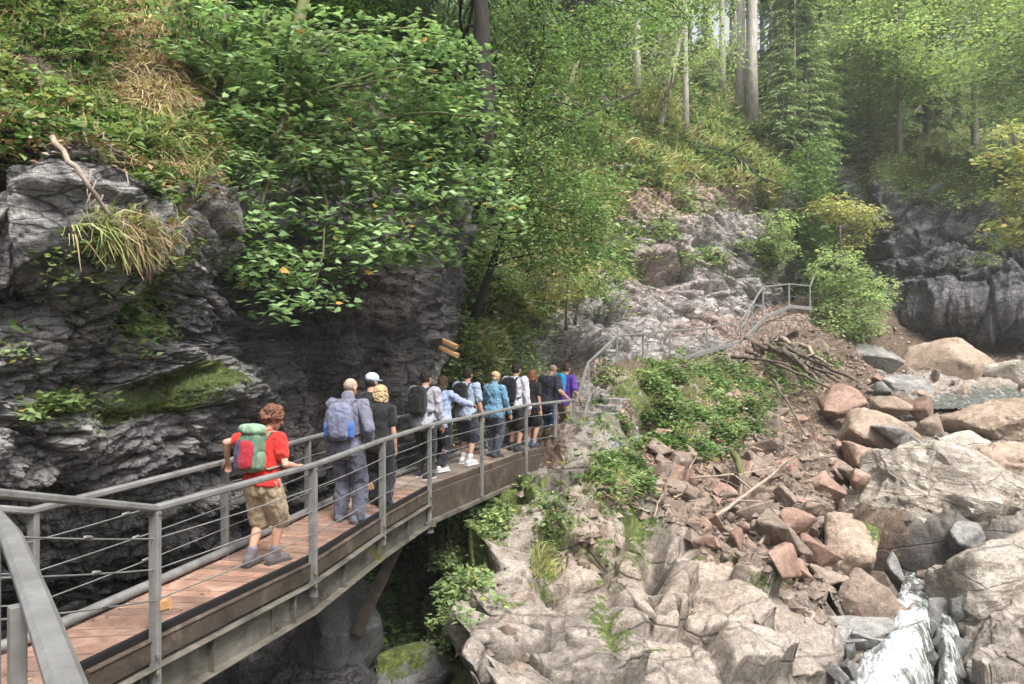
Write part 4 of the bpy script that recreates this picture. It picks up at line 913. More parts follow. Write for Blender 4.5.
for k, (pa, pb, r, lb) in enumerate([(P(733, 357, 25.8), P(790, 366, 23.8), .07, 'dark log lying level across the scrub below the path'),
        (P(773, 380, 24), P(806, 436, 20.2), .05, 'thin dark branch sliding down the red scree'),
        (P(655, 380, 20.4), P(688, 365, 23.4), .06, 'grey branch lying just below the path stringer'),
        (P(760, 350, 29), P(782, 331, 31), .08, 'dark broken branch beside the path corner'),
        (P(795, 352, 28), P(802, 332, 30.5), .09, 'upright dark root stub behind the driftwood pile')]):
    stick([pa, Vector(pa).lerp(Vector(pb), .5) + Vector((0, 0, .08)), pb], r, r * .5, 'stick_dark', lb, seed=40 + k, twigs=2)
rs_ = random.Random(5)
for k in range(16):
    x0 = rs_.uniform(640, 780); y0 = rs_.uniform(440, 530); p, n_ = near('hillside', x0, y0); d = Vector((rs_.gauss(0, 1), rs_.gauss(0, .6), rs_.gauss(0, .4))).normalized() * rs_.uniform(.25, .7)
    stick([p + n_ * .12 - d, p + n_ * .2, p + n_ * .16 + d], .022, .012, rs_.choice(['stick', 'stick_dark']), 'short broken stick lying loose among the rockfall stones', 'loose sticks in the rockfall', seed=60 + k, twigs=1)
def front(px, py, r=9):
    t = SHEETS['cliff']; m = (np.abs(t['px'] - px) < r) & (np.abs(t['py'] - py) < r); q = t['pos'][m]; return float(q[:, 1].min()) if len(q) else 8.0
_q = [PV(52, 136, front(52, 136) - .30), None, PV(112, 219, front(112, 219) - .10)]
stick([_q[0], PV(82, 177, min(front(82, 177) - .15, (_q[0].y + _q[2].y) / 2)), _q[2]], .026, .017, 'stick', 'pale fallen stick leaning down the left cliff under the ferns', seed=80)
for k, (a, b) in enumerate([((430, 335), (457, 347)), ((431, 343), (458, 356))]):
    o = mesh_list('split_log', [bar(P(a[0], a[1], 15.4), P(b[0], b[1], 15.1), .11, .09, bev=.012)], M['fresh']); tag(o, ['upper of two short split logs lying on the bank behind the walkers', 'lower of two short split logs lying on the bank behind the walkers'][k], 'log')
# mossy fallen logs in the upper wood
stick([P(553, 96, 29), P(566, 100, 28.7), P(581, 108, 28.4)], .16, .13, 'bark_dark', 'dark fallen log end lying on the wooded slope', seed=90, cat='log', name='fallen_log')
stick([P(602, 97, 32), P(612, 112, 29.5)], .18, .16, 'bark_dark', 'short dark stump log right of the fallen log end', seed=91, cat='log', name='fallen_log')
stick([P(616, 165, 30.5), P(631, 167, 30.4)], .12, .12, 'bark', 'small brown log lying above the pale outcrop', seed=92, cat='log', name='fallen_log')
stick([P(560, 130, 21), P(600, 108, 22), P(640, 92, 23.5)], .07, .03, 'bark_dark', 'dark leafless fallen branch crossing the slope behind the maple', seed=93, twigs=6)
stick([P(560, 130, 21), P(568, 96, 21.5), P(576, 62, 22)], .11, .08, 'bark_moss', 'crooked dark snag standing behind the beech foliage', seed=94, twigs=4, cat='snag', name='dead_snag')
stick([P(700, 145, 41), P(735, 158, 39), P(768, 182, 37)], .12, .06, 'bark_dark', 'dark fallen branch on the slope above the outcrop', seed=95, twigs=3)

# ------------------------------------------------------------------ water
def water_mat():
    n = N('foaming_water', 0.25); v = n.coord((2.6, 0.8, 0.8), (0, 0, R(-12))); f = n.noise(v, 3.0, 7, 0.7, 0.9); g = n.noise(v, 16, 4, .7, .5); a = n.attr('foam')
    k = n.ramp(n.math('ADD', n.math('MULTIPLY', a, 0.85), n.math('MULTIPLY', n.math('SUBTRACT', f, .5), 1.8)), [(0.22, 0.0), (0.6, 1.0)])
    n.color(n.mix(k, (0.10, 0.105, 0.095, 1), n.mix(g, (0.42, 0.46, 0.48, 1), (0.78, 0.80, 0.81, 1)))); n.l(n.ramp(k, [(0, 0.12), (1, 0.75)]), n.b.inputs['Roughness'])
    n.b.inputs['Specular IOR Level'].default_value = 0.5; n.normal(n.bump(f, 0.03, .8, n.bump(g, .015, .6))); return n.m
M['water'] = water_mat()
def water(name, pxs, pys, D, foam, amp=1.0):
    D = np.asarray(D, float); n = 170; X = np.linspace(pxs[0][0], pxs[0][-1], n); 
    U = np.linspace(0, 1, n); Vv = np.linspace(0, 1, n)
    ki = np.linspace(0, 1, len(pys)); kj = np.linspace(0, 1, len(pxs[0]))
    PXg = hermite(ki, hermite(kj, np.array(pxs, float), U).T, Vv).T; Dg = hermite(ki, hermite(kj, D, U).T, Vv).T; PYg = np.repeat(hermite(ki, np.array(pys, float), Vv)[:, None], n, 1)
    q = np.stack([(PXg - CX) / F * Dg, Dg, (CY - PYg) / F * Dg], -1).reshape(-1, 3)
    q[:, 2] += (fbm(q * [2.5, 1.2, 1.2], 5, 33, .6) * .07 + fbm(q * [9, 4, 5], 4, 34, ridged=True) * .03) * amp
    idx = np.arange(n*n).reshape(n, n); fc = np.stack([idx[:-1, :-1], idx[1:, :-1], idx[1:, 1:], idx[:-1, 1:]], -1).reshape(-1, 4)
    o = npmesh(name, q, fc, M['water'], smooth=True, attrs={'foam': foam(PXg.ravel(), PYg.ravel())}); return tag(o, kind='structure')
wp = [[906, 912, 920, 928, 936], [899, 907, 918, 928, 938], [888, 898, 911, 923, 934], [872, 886, 905, 920, 934], [850, 872, 898, 918, 934], [826, 856, 890, 916, 936]]
dp = [[15.3, 15.1, 15.1, 15.1, 15.3], [14.4, 14.0, 13.9, 14.0, 14.4], [13.0, 12.4, 12.3, 12.4, 13.0], [12.1, 11.5, 11.4, 11.5, 12.1], [11.5, 10.9, 10.8, 10.9, 11.4], [10.7, 10.1, 10.1, 10.1, 10.6]]
water('stream_water', wp, [574, 594, 620, 647, 677, 722], dp, lambda px, py: .34 + .42 * blobs(px, py, [(905, 618, 12, 34, 1), (890, 655, 20, 18, 1), (872, 678, 34, 14, .8)]) * sstep(575, 600, py))
water('stream_water', [[934, 940, 944, 948, 954], [936, 942, 946, 951, 958], [938, 944, 949, 954, 962], [938, 945, 951, 957, 966]], [590, 625, 665, 722], [[14.4, 14.1, 14.1, 14.1, 14.4], [12.8, 12.4, 12.4, 12.4, 12.8], [11.6, 11.2, 11.2, 11.2, 11.6], [10.6, 10.2, 10.2, 10.2, 10.6]], lambda px, py: .34 + 0 * px)
water('stream_water', [[900, 990, 1060, 1200], [900, 985, 1060, 1200], [900, 985, 1060, 1200]], [384, 395, 410], [[34.6, 34.0, 34.0, 34.0], [31.6, 31.0, 31.0, 31.0], [28.8, 28.0, 28.0, 28.0]], lambda px, py: 0.16 + 0 * px, 1.2)
for k, (px, py, w_, h_, d, sd) in enumerate([(852, 668, 26, 22, 11.3, 301), (846, 650, 20, 16, 11.8, 302), (886, 603, 14, 14, 13.1, 303), (934, 628, 12, 22, 12.1, 304), (930, 655, 14, 20, 11.5, 305), (958, 610, 20, 30, 12.6, 306), (960, 650, 18, 26, 11.8, 307), (916, 588, 12, 9, 13.7, 308), (838, 676, 22, 18, 10.9, 309)]):
    boulder(px, py, w_, h_, d, 'grey', 'small dark wet stone at the edge of the foaming cascade', sd, depth=w_ / F * d, group='wet stones along the cascade', dark=.45, name='stone', rough=.7, sub=2, facets=11)
# ------------------------------------------------------------------ foliage tools
T_LEAF = (np.array([(0, 0, 0), (.32, .42, .05), (0, 1, -.08), (-.32, .42, .05)], float), np.array([(0, 1, 2, 3)]))
T_BLADE = (np.array([(-.03, 0, 0), (.03, 0, 0), (.025, .5, .0), (-.025, .5, .0), (.004, 1, -.18), (-.004, 1, -.18)], float), np.array([(0, 1, 2, 3), (3, 2, 4, 5)]))
_o = [(0, 0), (.22, .04), (.50, -.05), (.40, .22), (.62, .42), (.34, .46), (.30, .72), (.16, .66), (0, 1.0), (-.16, .66), (-.30, .72), (-.34, .46), (-.62, .42), (-.40, .22), (-.50, -.05), (-.22, .04)]
T_MAPLE = (np.array([(0, .35, .03)] + [(x, y, -.10 * (abs(x) * 1.4 + (y - .3) ** 2)) for x, y in _o], float), np.array([(0, 1 + i, 1 + (i + 1) % 16) for i in range(16)]))
T_NEEDLE = (np.array([(-.5, 0, 0), (.5, 0, 0), (.35, 1, -.12), (-.35, 1, -.12)], float) * [.22, 1, 1], np.array([(0, 1, 2, 3)]))

def place(T, pos, axis, up, size, wid=None):
    """copies of template T: local y -> axis, local z -> up (orthogonalised)"""
    tv, tf = T; n = len(pos); a = axis / (np.linalg.norm(axis, axis=1, keepdims=True) + 1e-9)
    u = up - a * (up * a).sum(1, keepdims=True); u /= np.linalg.norm(u, axis=1, keepdims=True) + 1e-9; x = np.cross(a, u)
    s = np.asarray(size).reshape(-1, 1, 1) * np.ones((n, 1, 1)); w = 1.0 if wid is None else np.asarray(wid).reshape(-1, 1, 1)
    V = pos[:, None, :] + s * (tv[None, :, 0:1] * w * x[:, None] + tv[None, :, 1:2] * a[:, None] + tv[None, :, 2:3] * u[:, None])
    Fc = tf[None] + np.arange(n)[:, None, None] * len(tv)
    return V.reshape(-1, 3), Fc.reshape(-1, tf.shape[1])
def merge(L):
    vs, fs, b = [], [], 0
    for v, f in L: vs.append(v); fs.append(f + b); b += len(v)
    return np.concatenate(vs), np.concatenate(fs)
def dirs(rs, n, zmu=0.0, zs=0.3):
    a = rs.uniform(0, 2 * np.pi, n); return np.stack([np.cos(a), np.sin(a), rs.normal(zmu, zs, n)], 1)
def spray_leaves(rs, cen, k, rad, T, size, tilt=.35, flat=.22, droop=-.25, svar=.3):
    n = len(cen) * k; c = np.repeat(cen, k, 0); a = rs.uniform(0, 2*np.pi, n); r = np.sqrt(rs.uniform(0, 1, n)) * np.repeat(rs.uniform(.6, 1.2, len(cen)), k) * rad
    tl = np.repeat(rs.normal(0, .25, (len(cen), 2)), k, 0)
    dx, dy = np.cos(a) * r, np.sin(a) * r
    pos = c + np.stack([dx, dy, tl[:, 0]*dx + tl[:, 1]*dy + rs.normal(0, flat * rad * .5, n) - .35 * r * r / rad], 1)
    ax = np.stack([np.cos(a) + rs.normal(0, .5, n), np.sin(a) + rs.normal(0, .5, n), rs.normal(droop, .2, n)], 1)
    up = np.stack([rs.normal(0, tilt, n), rs.normal(-.15, tilt, n), np.ones(n)], 1)
    return place(T, pos, ax, up, size * rs.uniform(1 - svar, 1 + svar, n))

def crown_from_blobs(rs, bl, nsp, hollow=.35):
    W = np.array([(b[3] * b[5]) ** .9 * (b[6] if len(b) > 6 else 1) for b in bl]); W /= W.sum(); i = rs.choice(len(bl), nsp, p=W)
    B = np.array([b[:6] for b in bl])[i]; v = rs.normal(size=(nsp, 3)); v /= np.linalg.norm(v, axis=1, keepdims=True)
    r = (hollow + (1 - hollow) * rs.uniform(0, 1, nsp)) ** .6
    return B[:, :3] + v * r[:, None] * B[:, 3:6]
def pblob(px, py, d, rx, ry, rd, w=1): return (*P(px, py, d), rx / F * d, rd, ry / F * d, w)

def limb(a, b, r0, r1, sag=.1, n=6, rr=random):
    a = Vector(a); b = Vector(b); L = (b - a).length; j = Vector((rr.uniform(-1, 1), rr.uniform(-1, 1), 0)) * L * .12
    pts = [a.lerp(b, k / n) + (j + Vector((0, 0, sag * L))) * math.sin(math.pi * k / n) + Vector((rr.gauss(0, 1), rr.gauss(0, 1), rr.gauss(0, 1))) * L * .012 for k in range(n + 1)]
    return tube(pts, [r0 + (r1 - r0) * (k / n) ** .8 for k in range(n + 1)], 6), pts

def leafy_tree(name, label, cat, trunk, r0, bl, nsp, k, rad, T, size, mat, seed, bark='bark', nl=20, group=None, tilt=.35, droop=-.25, limb_r=.35, wob=.5, base=None, trunk_label=None):
    rs = np.random.RandomState(seed); rr = random.Random(seed); tp = [Vector(p) for p in trunk]; base = tp[0]
    e = empty(name, tuple(base), label, cat, group); inv = Matrix.Translation(base).inverted()
    def ch(o): o.parent = e; o.matrix_parent_inverse = inv; return o
    n = len(tp); fine = []
    for a, b in zip(tp[:-1], tp[1:]):
        for q in range(4): fine.append(a.lerp(b, q / 4) + Vector((rr.gauss(0, 1), rr.gauss(0, 1), 0)) * r0 * .12 * wob)
    fine.append(tp[-1]); m = len(fine)
    ch(mesh_list('trunk', [tube(fine, [r0 * ((1.25 if i == 0 else 1) - .55 * i / (m - 1)) for i in range(m)], 10, wob=.06)], M[bark], smooth=True))
    cen = crown_from_blobs(rs, bl, nsp)
    parts = []; L1 = []
    for c in cen[rs.choice(nsp, min(nl, nsp), replace=False)]:
        c = Vector(c.tolist()); cand = [q for q in fine if q.z < c.z + (c - q).length * .35] or fine
        s = min(cand, key=lambda q: (q - c).length + rr.uniform(0, .6)); l, pts = limb(s, c, r0 * limb_r * rr.uniform(.5, 1), r0 * .06 + .004, .08, rr=rr); parts.append(l); L1 += pts[2:]
    if L1:
        A = np.array([p[:] for p in L1])
        for c in cen[::max(1, nsp // 90)]:
            j = int(np.argmin(((A - c) ** 2).sum(1))); l, _ = limb(A[j], c, r0 * .09 + .004, .004, .05, 4, rr); parts.append(l)
    if parts: ch(mesh_list('branches', parts, M[bark], smooth=True))
    v, f = spray_leaves(rs, cen, k, rad, T, size, tilt, .3, droop)
    ch(npmesh('crown', v, f, M[mat])); return e

# --- spruces: a few built, the rest copied
def spruce_parts(H, seed, mat, dens=1.0, zmin=.12, maxL=.2, el=.34, bark='bark', thin=1.0, tr=.011):
    rs = np.random.RandomState(seed); rr = random.Random(seed)
    L = []; br_ = []; z = zmin * H
    while z < H * .985:
        u = (z - zmin * H) / (H * (1 - zmin)); ln = maxL * H * (1 - u) ** .75 * (0.55 + .45 * min(1, u * 5)); 
        for b in range(rr.choice((4, 5, 5, 6))):
            a = rr.uniform(0, 6.283); l = ln * rr.uniform(.6, 1.1); up = rr.uniform(-.05, .2)
            if rr.random() > thin: continue
            n = max(6, int(l * 26 * dens)); t = rs.uniform(.12, 1, n) ** .8; side = rs.choice([-1, 1], n); off = side * rs.uniform(0, 1, n) * (l * .30 * (1.05 - t) + .05)
            zz = z + up * l * t - .38 * l * t ** 1.6 - np.abs(off) * .35 - rs.uniform(0, .12, n)
            ca, sa = math.cos(a), math.sin(a); r = l * t
            pos = np.stack([ca * r - sa * off, sa * r + ca * off, zz], 1)
            ax = np.stack([ca * .7 - sa * side * .7 + rs.normal(0, .2, n), sa * .7 + ca * side * .7 + rs.normal(0, .2, n), rs.normal(-.45, .25, n)], 1)
            L.append(place(T_NEEDLE, pos, ax, np.stack([rs.normal(0, .4, n), rs.normal(0, .4, n), np.ones(n)], 1), el * rs.uniform(.6, 1.3, n), rs.uniform(.8, 1.6, n)))
            br_.append(tube([(0, 0, z), (ca*l*.5, sa*l*.5, z + up*l*.5 - .38*l*.33), (ca*l*.95, sa*l*.95, z + up*l*.95 - .38*l*.92)], [.03, .02, .008], 4, cap=False))
        z += H * .022 * rr.uniform(.7, 1.3)
    v, f = merge(L)
    tk = tube([(rr.gauss(0, .03), rr.gauss(0, .03), H * k / 8) for k in range(9)], [H * tr * (1.25 if k == 0 else 1) * (1 - k / 8.4) + .01 for k in range(9)], 9)
    tr_ = mesh_list('trunk', [tk] + br_, M[bark], smooth=True); cr = npmesh('crown', v, f, M[mat]); return tr_, cr
SPR = {}
def spruce(key, loc, s, rz, label, group=None, name='spruce_tree', cat='spruce tree'):
    if key not in SPR: SPR[key] = None
    e = empty(name, loc, label, cat, group, rz); e.scale = (s, s, s)
    src = SPR[key]
    for o in src[0]:
        if src[1]: o.parent = e
        else: c = o.copy(); C.objects.link(c); c.parent = e
    src[1] = False; return e
SPR['a'] = [spruce_parts(24, 1, 'spruce', .8, .10, .17, .42), True]
SPR['b'] = [spruce_parts(26, 2, 'spruce', .7, .34, .15, .45, thin=.75), True]
SPR['c'] = [spruce_parts(14, 3, 'spruce_pale', 1.1, .05, .24, .26), True]
SPR['d'] = [spruce_parts(18, 4, 'spruce_pale', .9, .16, .2, .34), True]
# bare-stemmed tall spruce: stem and only a high crown
SPR['e'] = [spruce_parts(34, 5, 'spruce', .6, .62, .12, .5, thin=.8, bark='bark_pale', tr=.0085), True]

def gz(sheet_, px, py):
    p, n_ = near(sheet_, px, py); return p
def on(px, py, d): return PV(px, py, d)
Bs = 'rock_slope'
# the two big pale stems at the top of the slope, other single stems
for (px, py, s, k, lb) in [(741, 118, 1.15, 'e', 'left and darker of the two big twin trunks above the outcrop'), (753, 126, 1.25, 'e', 'right and paler of the two big twin trunks, with a flared base'),
        (795, 168, .42, 'e', 'thin straight dead-grey stem below the twin trunks'), (686, 138, .62, 'e', 'slim upright pale trunk beside the leaning birch'),
        (637, 98, .75, 'e', 'slim pale trunk standing left of the leaning birch'), (722, 96, .8, 'e', 'thin dark trunk left behind the twin trunks'), (771, 110, .6, 'e', 'thin pale trunk right behind the twin trunks'), (609, 84, .5, 'e', 'thin pale stem between the slim trunk and the beech foliage'), (709, 80, .8, 'e', 'very thin pale trunk far up between the left stems')]:
    p = gz(Bs, px, py); spruce(k, (p.x, p.y, p.z - .3), s, px * .7, lb, None, 'tall_tree', 'tall tree')
rr_ = random.Random(21)
for k in range(26):      # far stand on the crest
    px = rr_.uniform(560, 860); d = rr_.uniform(62, 95); z = (CY - np.interp(px, [560, 640, 700, 800, 870], [10, 50, 60, 78, 80])) / F * d
    spruce(rr_.choice('ee' + 'b'), ((px - CX) / F * d, d, z - 1.5), rr_.uniform(.75, 1.15), rr_.uniform(0, 6), 'distant slender conifer in the stand on the slope crest', 'distant conifers on the crest')
EW = 'wooded_slope'
mid = [(588, 70, 'a', .8, 'dark spruce on the slope behind the beech foliage'), (628, 72, 'b', .8, 'dark spruce rising behind the slim pale trunk'), (655, 76, 'd', .7, 'light spruce behind the leaning birch'), (783, 158, 'd', .5, 'pale green young spruce right of the twin trunks'), (806, 190, 'c', .95, 'drooping pale spruce over the gorge corner'),
       (790, 130, 'd', 1.0, 'tall fresh spruce behind the pale one right of the twin trunks'), (815, 140, 'd', .95, 'tall pale spruce at the head of the gorge'), (772, 92, 'b', .9, 'thin-crowned spruce behind the twin trunks'), (705, 100, 'c', .5, 'young spruce on the slope left of the twin trunks')]
for px, py, k, s, lb in mid:
    p = gz(Bs, px, py); spruce(k, (p.x, p.y, p.z - .4), s, px, lb)
for px, py, k, s, lb in [(862, 140, 'b', .95, 'slim spruce with bare lower stem above the far cliff'), (845, 150, 'd', .8, 'pale spruce left of the slim bare-stemmed one'), (925, 140, 'a', 1.0, 'thick-stemmed spruce standing on the far cliff shelf'),  # pale needles on several, to put more light into this wood
        (898, 150, 'd', .6, 'low pale spruce at the edge of the far cliff'), (956, 120, 'b', 1.1, 'tall spruce behind the thick-stemmed one'), (1000, 125, 'd', 1.1, 'pale spruce behind the yellow maple branch'), (880, 110, 'd', 1.3, 'tall fresh spruce in the middle of the far wood'),
        (1040, 130, 'a', 1.0, 'dark spruce at the right edge of the far wood'), (905, 95, 'd', 1.4, 'far spruce between the tall fresh one and the thick stem'), (835, 110, 'd', 1.3, 'far thin spruce at the left of the far wood'), (985, 100, 'd', 1.1, 'pale far spruce right of the tall one'), (868, 172, 'c', .55, 'small pale spruce leaning over the far cliff edge')]:
    p = gz(EW, px, py); spruce(k, (p.x, p.y, p.z - .5), s, px, lb)
# deciduous trees
def dtree(px, py, d, H, R_, size, mat, label, seed, n=420, k=12, name='beech_tree', cat='beech tree', bark='bark', base=None, lean=0.0, group=None, trunk_r=None, zlow=.35):
    b = Vector(base) if base is not None else PV(px, py, d); rr = random.Random(seed); bl = []
    for i in range(9):
        u = rr.uniform(zlow, 1); a = rr.uniform(0, 6.28); r = R_ * rr.uniform(.2, .75) * (1.15 - u * .6)
        bl.append((b.x + lean * u + math.cos(a) * r, b.y + math.sin(a) * r, b.z + H * u, R_ * rr.uniform(.35, .6), R_ * rr.uniform(.35, .6), H * rr.uniform(.05, .10), 1))
    tr = [b, b + Vector((lean * .4 + rr.uniform(-.2, .2), 0, H * .4)), b + Vector((lean * .9, 0, H * .9))]
    return leafy_tree(name, label, cat, tr, trunk_r or H * .012, bl, n, k, R_ * .22, T_LEAF, size, mat, seed, bark, nl=26, group=group)
dtree(900, 175, 47, 15, 5.5, .26, 'light', 'bright green beech above the far cliff', 101, 900, 14)
dtree(975, 165, 50, 20, 7.0, .27, 'light', 'tall bright beech at the right above the far cliff', 102, 1100, 14)
dtree(1040, 195, 38, 15, 6.5, .24, 'light', 'fresh green beech leaning in at the right edge', 103, 1000, 14)
dtree(930, 120, 60, 22, 8.0, .3, 'light', 'light green tree far back in the right wood', 104, 900, 14)
dtree(860, 120, 62, 20, 6.0, .3, 'light', 'light green tree far back over the gorge head', 105, 600, 14)
dtree(1060, 120, 62, 24, 8.0, .3, 'light', 'light green tree far back at the right edge', 106, 800, 14)
dtree(800, 60, 74, 22, 7.5, .32, 'light', 'light green tree on the crest right of the twin trunks', 107, 800, 14)
dtree(690, 60, 62, 17, 6.0, .3, 'light', 'light green tree on the crest left of the twin trunks', 108, 600, 14)
dtree(590, 60, 44, 14, 5.5, .22, 'beech', 'mid green beech behind the maple foliage', 109, 700, 14)
dtree(540, 60, 42, 16, 6.0, .22, 'light', 'bright beech crown seen through gaps of the maple', 110, 800, 14)
p_ = gz(Bs, 658, 136)
leafy_tree('birch_tree', 'pale birch leaning right with a thin fresh green crown', 'birch tree', [p_, p_ + Vector((.6, 0, 2.6)), p_ + Vector((1.25, .1, 5.4)), p_ + Vector((1.6, .2, 8.5))], .17,
           [pblob(690, 40, 36, 60, 30, 2), pblob(650, 20, 36, 50, 26, 2), pblob(720, 60, 37, 30, 18, 1.5), pblob(640, 60, 35, 40, 20, 1.5), pblob(690, -20, 37, 70, 30, 2)], 330, 14, .6, T_LEAF, .17, 'light', 120, 'bark_pale', nl=18)
# young trees and bushes in the gorge corner
leafy_tree('young_tree', 'light green young tree with yellowish top beside the far cliff', 'young tree', [PV(845, 345, 35.5), PV(842, 290, 35.5), PV(840, 225, 35.5)], .09,
           [pblob(850, 305, 35, 36, 30, 1.6), pblob(868, 290, 35.5, 24, 26, 1.3), pblob(835, 270, 35, 26, 26, 1.4), pblob(830, 320, 34.6, 22, 20, 1.2), pblob(862, 325, 34.6, 22, 14, 1.2)], 520, 14, .38, T_LEAF, .16, 'light', 121, nl=24)
leafy_tree('young_tree', 'small yellow-leaved tree leaning over the path end', 'young tree', [PV(832, 330, 36.8), PV(834, 260, 36.8), PV(842, 205, 36.5)], .07,
           [pblob(845, 212, 36.2, 34, 12, 1.5), pblob(868, 222, 36, 20, 8, 1), pblob(826, 208, 36.4, 22, 14, 1.2), pblob(850, 240, 36.2, 20, 10, 1)], 230, 12, .42, T_LEAF, .17, 'yellow', 122, nl=18)
leafy_tree('young_tree', 'dark green sapling standing at the gorge corner', 'young tree', [PV(806, 250, 38), PV(806, 200, 38), PV(808, 150, 38)], .07,
           [pblob(806, 185, 37.5, 24, 24, 1.5), pblob(800, 225, 37, 20, 16, 1.3), pblob(815, 155, 38, 20, 18, 1.3), pblob(825, 245, 37, 16, 16, 1)], 360, 14, .4, T_LEAF, .16, 'beech', 123)
leafy_tree('young_tree', 'yellow-tinged low bush hanging at the outcrop corner', 'bush', [PV(790, 260, 34), PV(786, 245, 34), PV(782, 225, 34)], .03,
           [pblob(780, 225, 33.6, 12, 18, .7), pblob(786, 248, 33.6, 10, 14, .6)], 90, 12, .25, T_LEAF, .12, 'light', 124, nl=6)
leafy_tree('maple_tree', 'yellow-orange maple branch reaching in from the right edge', 'maple tree', [PV(1130, 330, 24), PV(1085, 220, 24), PV(1050, 120, 24)], .16,
           [pblob(1005, 155, 24, 26, 8, 1), pblob(1015, 190, 24, 20, 10, 1), pblob(1000, 225, 24, 22, 8, 1), pblob(1020, 240, 24, 18, 10, 1, .6), pblob(1040, 180, 24, 30, 50, 1.5), pblob(1010, 130, 24.5, 26, 6, 1)], 160, 10, .36, T_MAPLE, .15, 'yellow', 125, nl=22)
leafy_tree('bush', 'thin green bush hanging over the far cliff at the right', 'bush', [PV(1060, 300, 25), PV(1040, 270, 25), PV(1020, 250, 25)], .04,
           [pblob(1010, 222, 25, 24, 8, .8), pblob(1000, 238, 25, 20, 7, .6), pblob(985, 258, 25, 20, 5, .5), pblob(1020, 205, 25, 18, 8, .6)], 90, 10, .3, T_LEAF, .13, 'light', 126, nl=14)

# --- the big maple in front of the left cliff
mp = [(250, 190, 10.2, 34, 26), (240, 230, 9.8, 26, 30), (270, 262, 9.9, 40, 26), (288, 303, 9.7, 20, 12), (330, 200, 11, 56, 50), (380, 150, 11.4, 70, 50), (425, 70, 11.8, 70, 50), (440, 190, 11.6, 60, 46),
      (345, 60, 11, 70, 50), (280, 40, 10.6, 46, 30), (262, 110, 10.5, 40, 24), (395, 235, 11.5, 56, 26), (340, 260, 11, 40, 18), (470, 120, 12, 40, 50), (490, 200, 12.2, 34, 40), (300, 140, 10.8, 50, 30), (440, 245, 11.8, 30, 16), (320, 290, 10.6, 26, 10)]
leafy_tree('maple_tree', 'big maple hanging over the bridge with layered green leaves and few orange ones', 'maple tree', [PV(330, -150, 14.5), PV(318, -60, 13), PV(300, 20, 12), PV(282, 90, 11.4), PV(296, 150, 11)], .13,
           [pblob(*b, .9) for b in mp], 600, 13, .34, T_MAPLE, .108, 'maple', 130, 'bark_moss', nl=40, tilt=.42, droop=-.2)
leafy_tree('maple_tree', 'mossy-limbed maple sprouting from the ledge beside the dry grass mound', 'maple tree', [PV(222, 160, 10.6), PV(218, 110, 10.5), PV(224, 60, 10.5), PV(226, -20, 10.8)], .055,
           [pblob(225, 130, 10.2, 34, 14, .6), pblob(210, 20, 10.2, 40, 16, .7), pblob(190, 60, 10, 26, 12, .5), pblob(250, 70, 10.3, 26, 14, .6), pblob(240, 160, 10, 26, 10, .5)], 110, 12, .3, T_MAPLE, .095, 'maple', 131, 'bark_moss', nl=16)
bp_ = [(520, 40, 15, 50, 50), (580, 60, 16, 40, 50), (545, 130, 15, 50, 40), (590, 190, 15.5, 34, 34), (560, 210, 15, 50, 44), (525, 180, 14.6, 36, 50), (600, 240, 15.5, 20, 30), (560, 250, 15.2, 40, 22), (620, 20, 17, 50, 26), (500, 110, 14.6, 24, 60), (520, 250, 15, 34, 20), (600, 130, 16, 22, 34), (680, 8, 18, 44, 18), (610, 275, 15.6, 14, 10)]
leafy_tree('beech_tree', 'dense dark green beech foliage hanging beside the dark trunk', 'beech tree', [PV(470, 330, 17.6), PV(500, 240, 17.2), PV(525, 120, 16.8), PV(540, 0, 16.6), PV(545, -120, 16.6)], .10,
           [pblob(*b, 1.0) for b in bp_], 1250, 16, .36, T_LEAF, .085, 'beech', 132, 'bark_dark', nl=50, tilt=.5, droop=-.35)
leafy_tree('spruce_tree', 'big shaggy dark trunk standing behind the maple leaves', 'spruce tree', [PV(486, 225, 12.9), PV(485, 120, 12.9), PV(480, 0, 12.9), PV(476, -140, 12.9)], .2,
           [pblob(478, 60, 16, 26, 60, .7), pblob(470, 140, 16, 20, 30, .5), pblob(500, 10, 16, 60, 30, 1.4), pblob(400, -10, 16, 60, 24, 1.4)], 360, 16, .3, T_NEEDLE, .17, 'spruce', 133, 'bark_dark', nl=50, tilt=.8, droop=-1.2, wob=1)
leafy_tree('hazel_bush', 'yellow and orange tinged low bush under the beech foliage', 'bush', [PV(566, 330, 20), PV(566, 300, 20), PV(570, 270, 20)], .04,
           [pblob(555, 262, 18.5, 30, 16, .8), pblob(600, 272, 19, 24, 14, .8), pblob(560, 292, 19, 30, 10, .8)], 130, 12, .26, T_LEAF, .10, 'yellow', 134, nl=10)
leafy_tree('hazel_bush', 'light green bush at the lower end of the beech foliage', 'bush', [PV(575, 325, 20.5), PV(578, 305, 20.5), PV(580, 290, 20.5)], .04,
           [pblob(580, 286, 19.8, 26, 12, .9), pblob(510, 280, 19, 26, 20, .9)], 170, 13, .24, T_LEAF, .09, 'light', 135, nl=10)
leafy_tree('young_tree', 'yellow-leaved sapling between the trunks on the upper slope', 'young tree', [PV(668, 120, 39), PV(666, 105, 39), PV(664, 88, 39)], .05,
           [pblob(660, 95, 38.6, 16, 9, .8), pblob(668, 108, 38.6, 14, 8, .8)], 60, 12, .35, T_LEAF, .16, 'yellow', 136, nl=6)

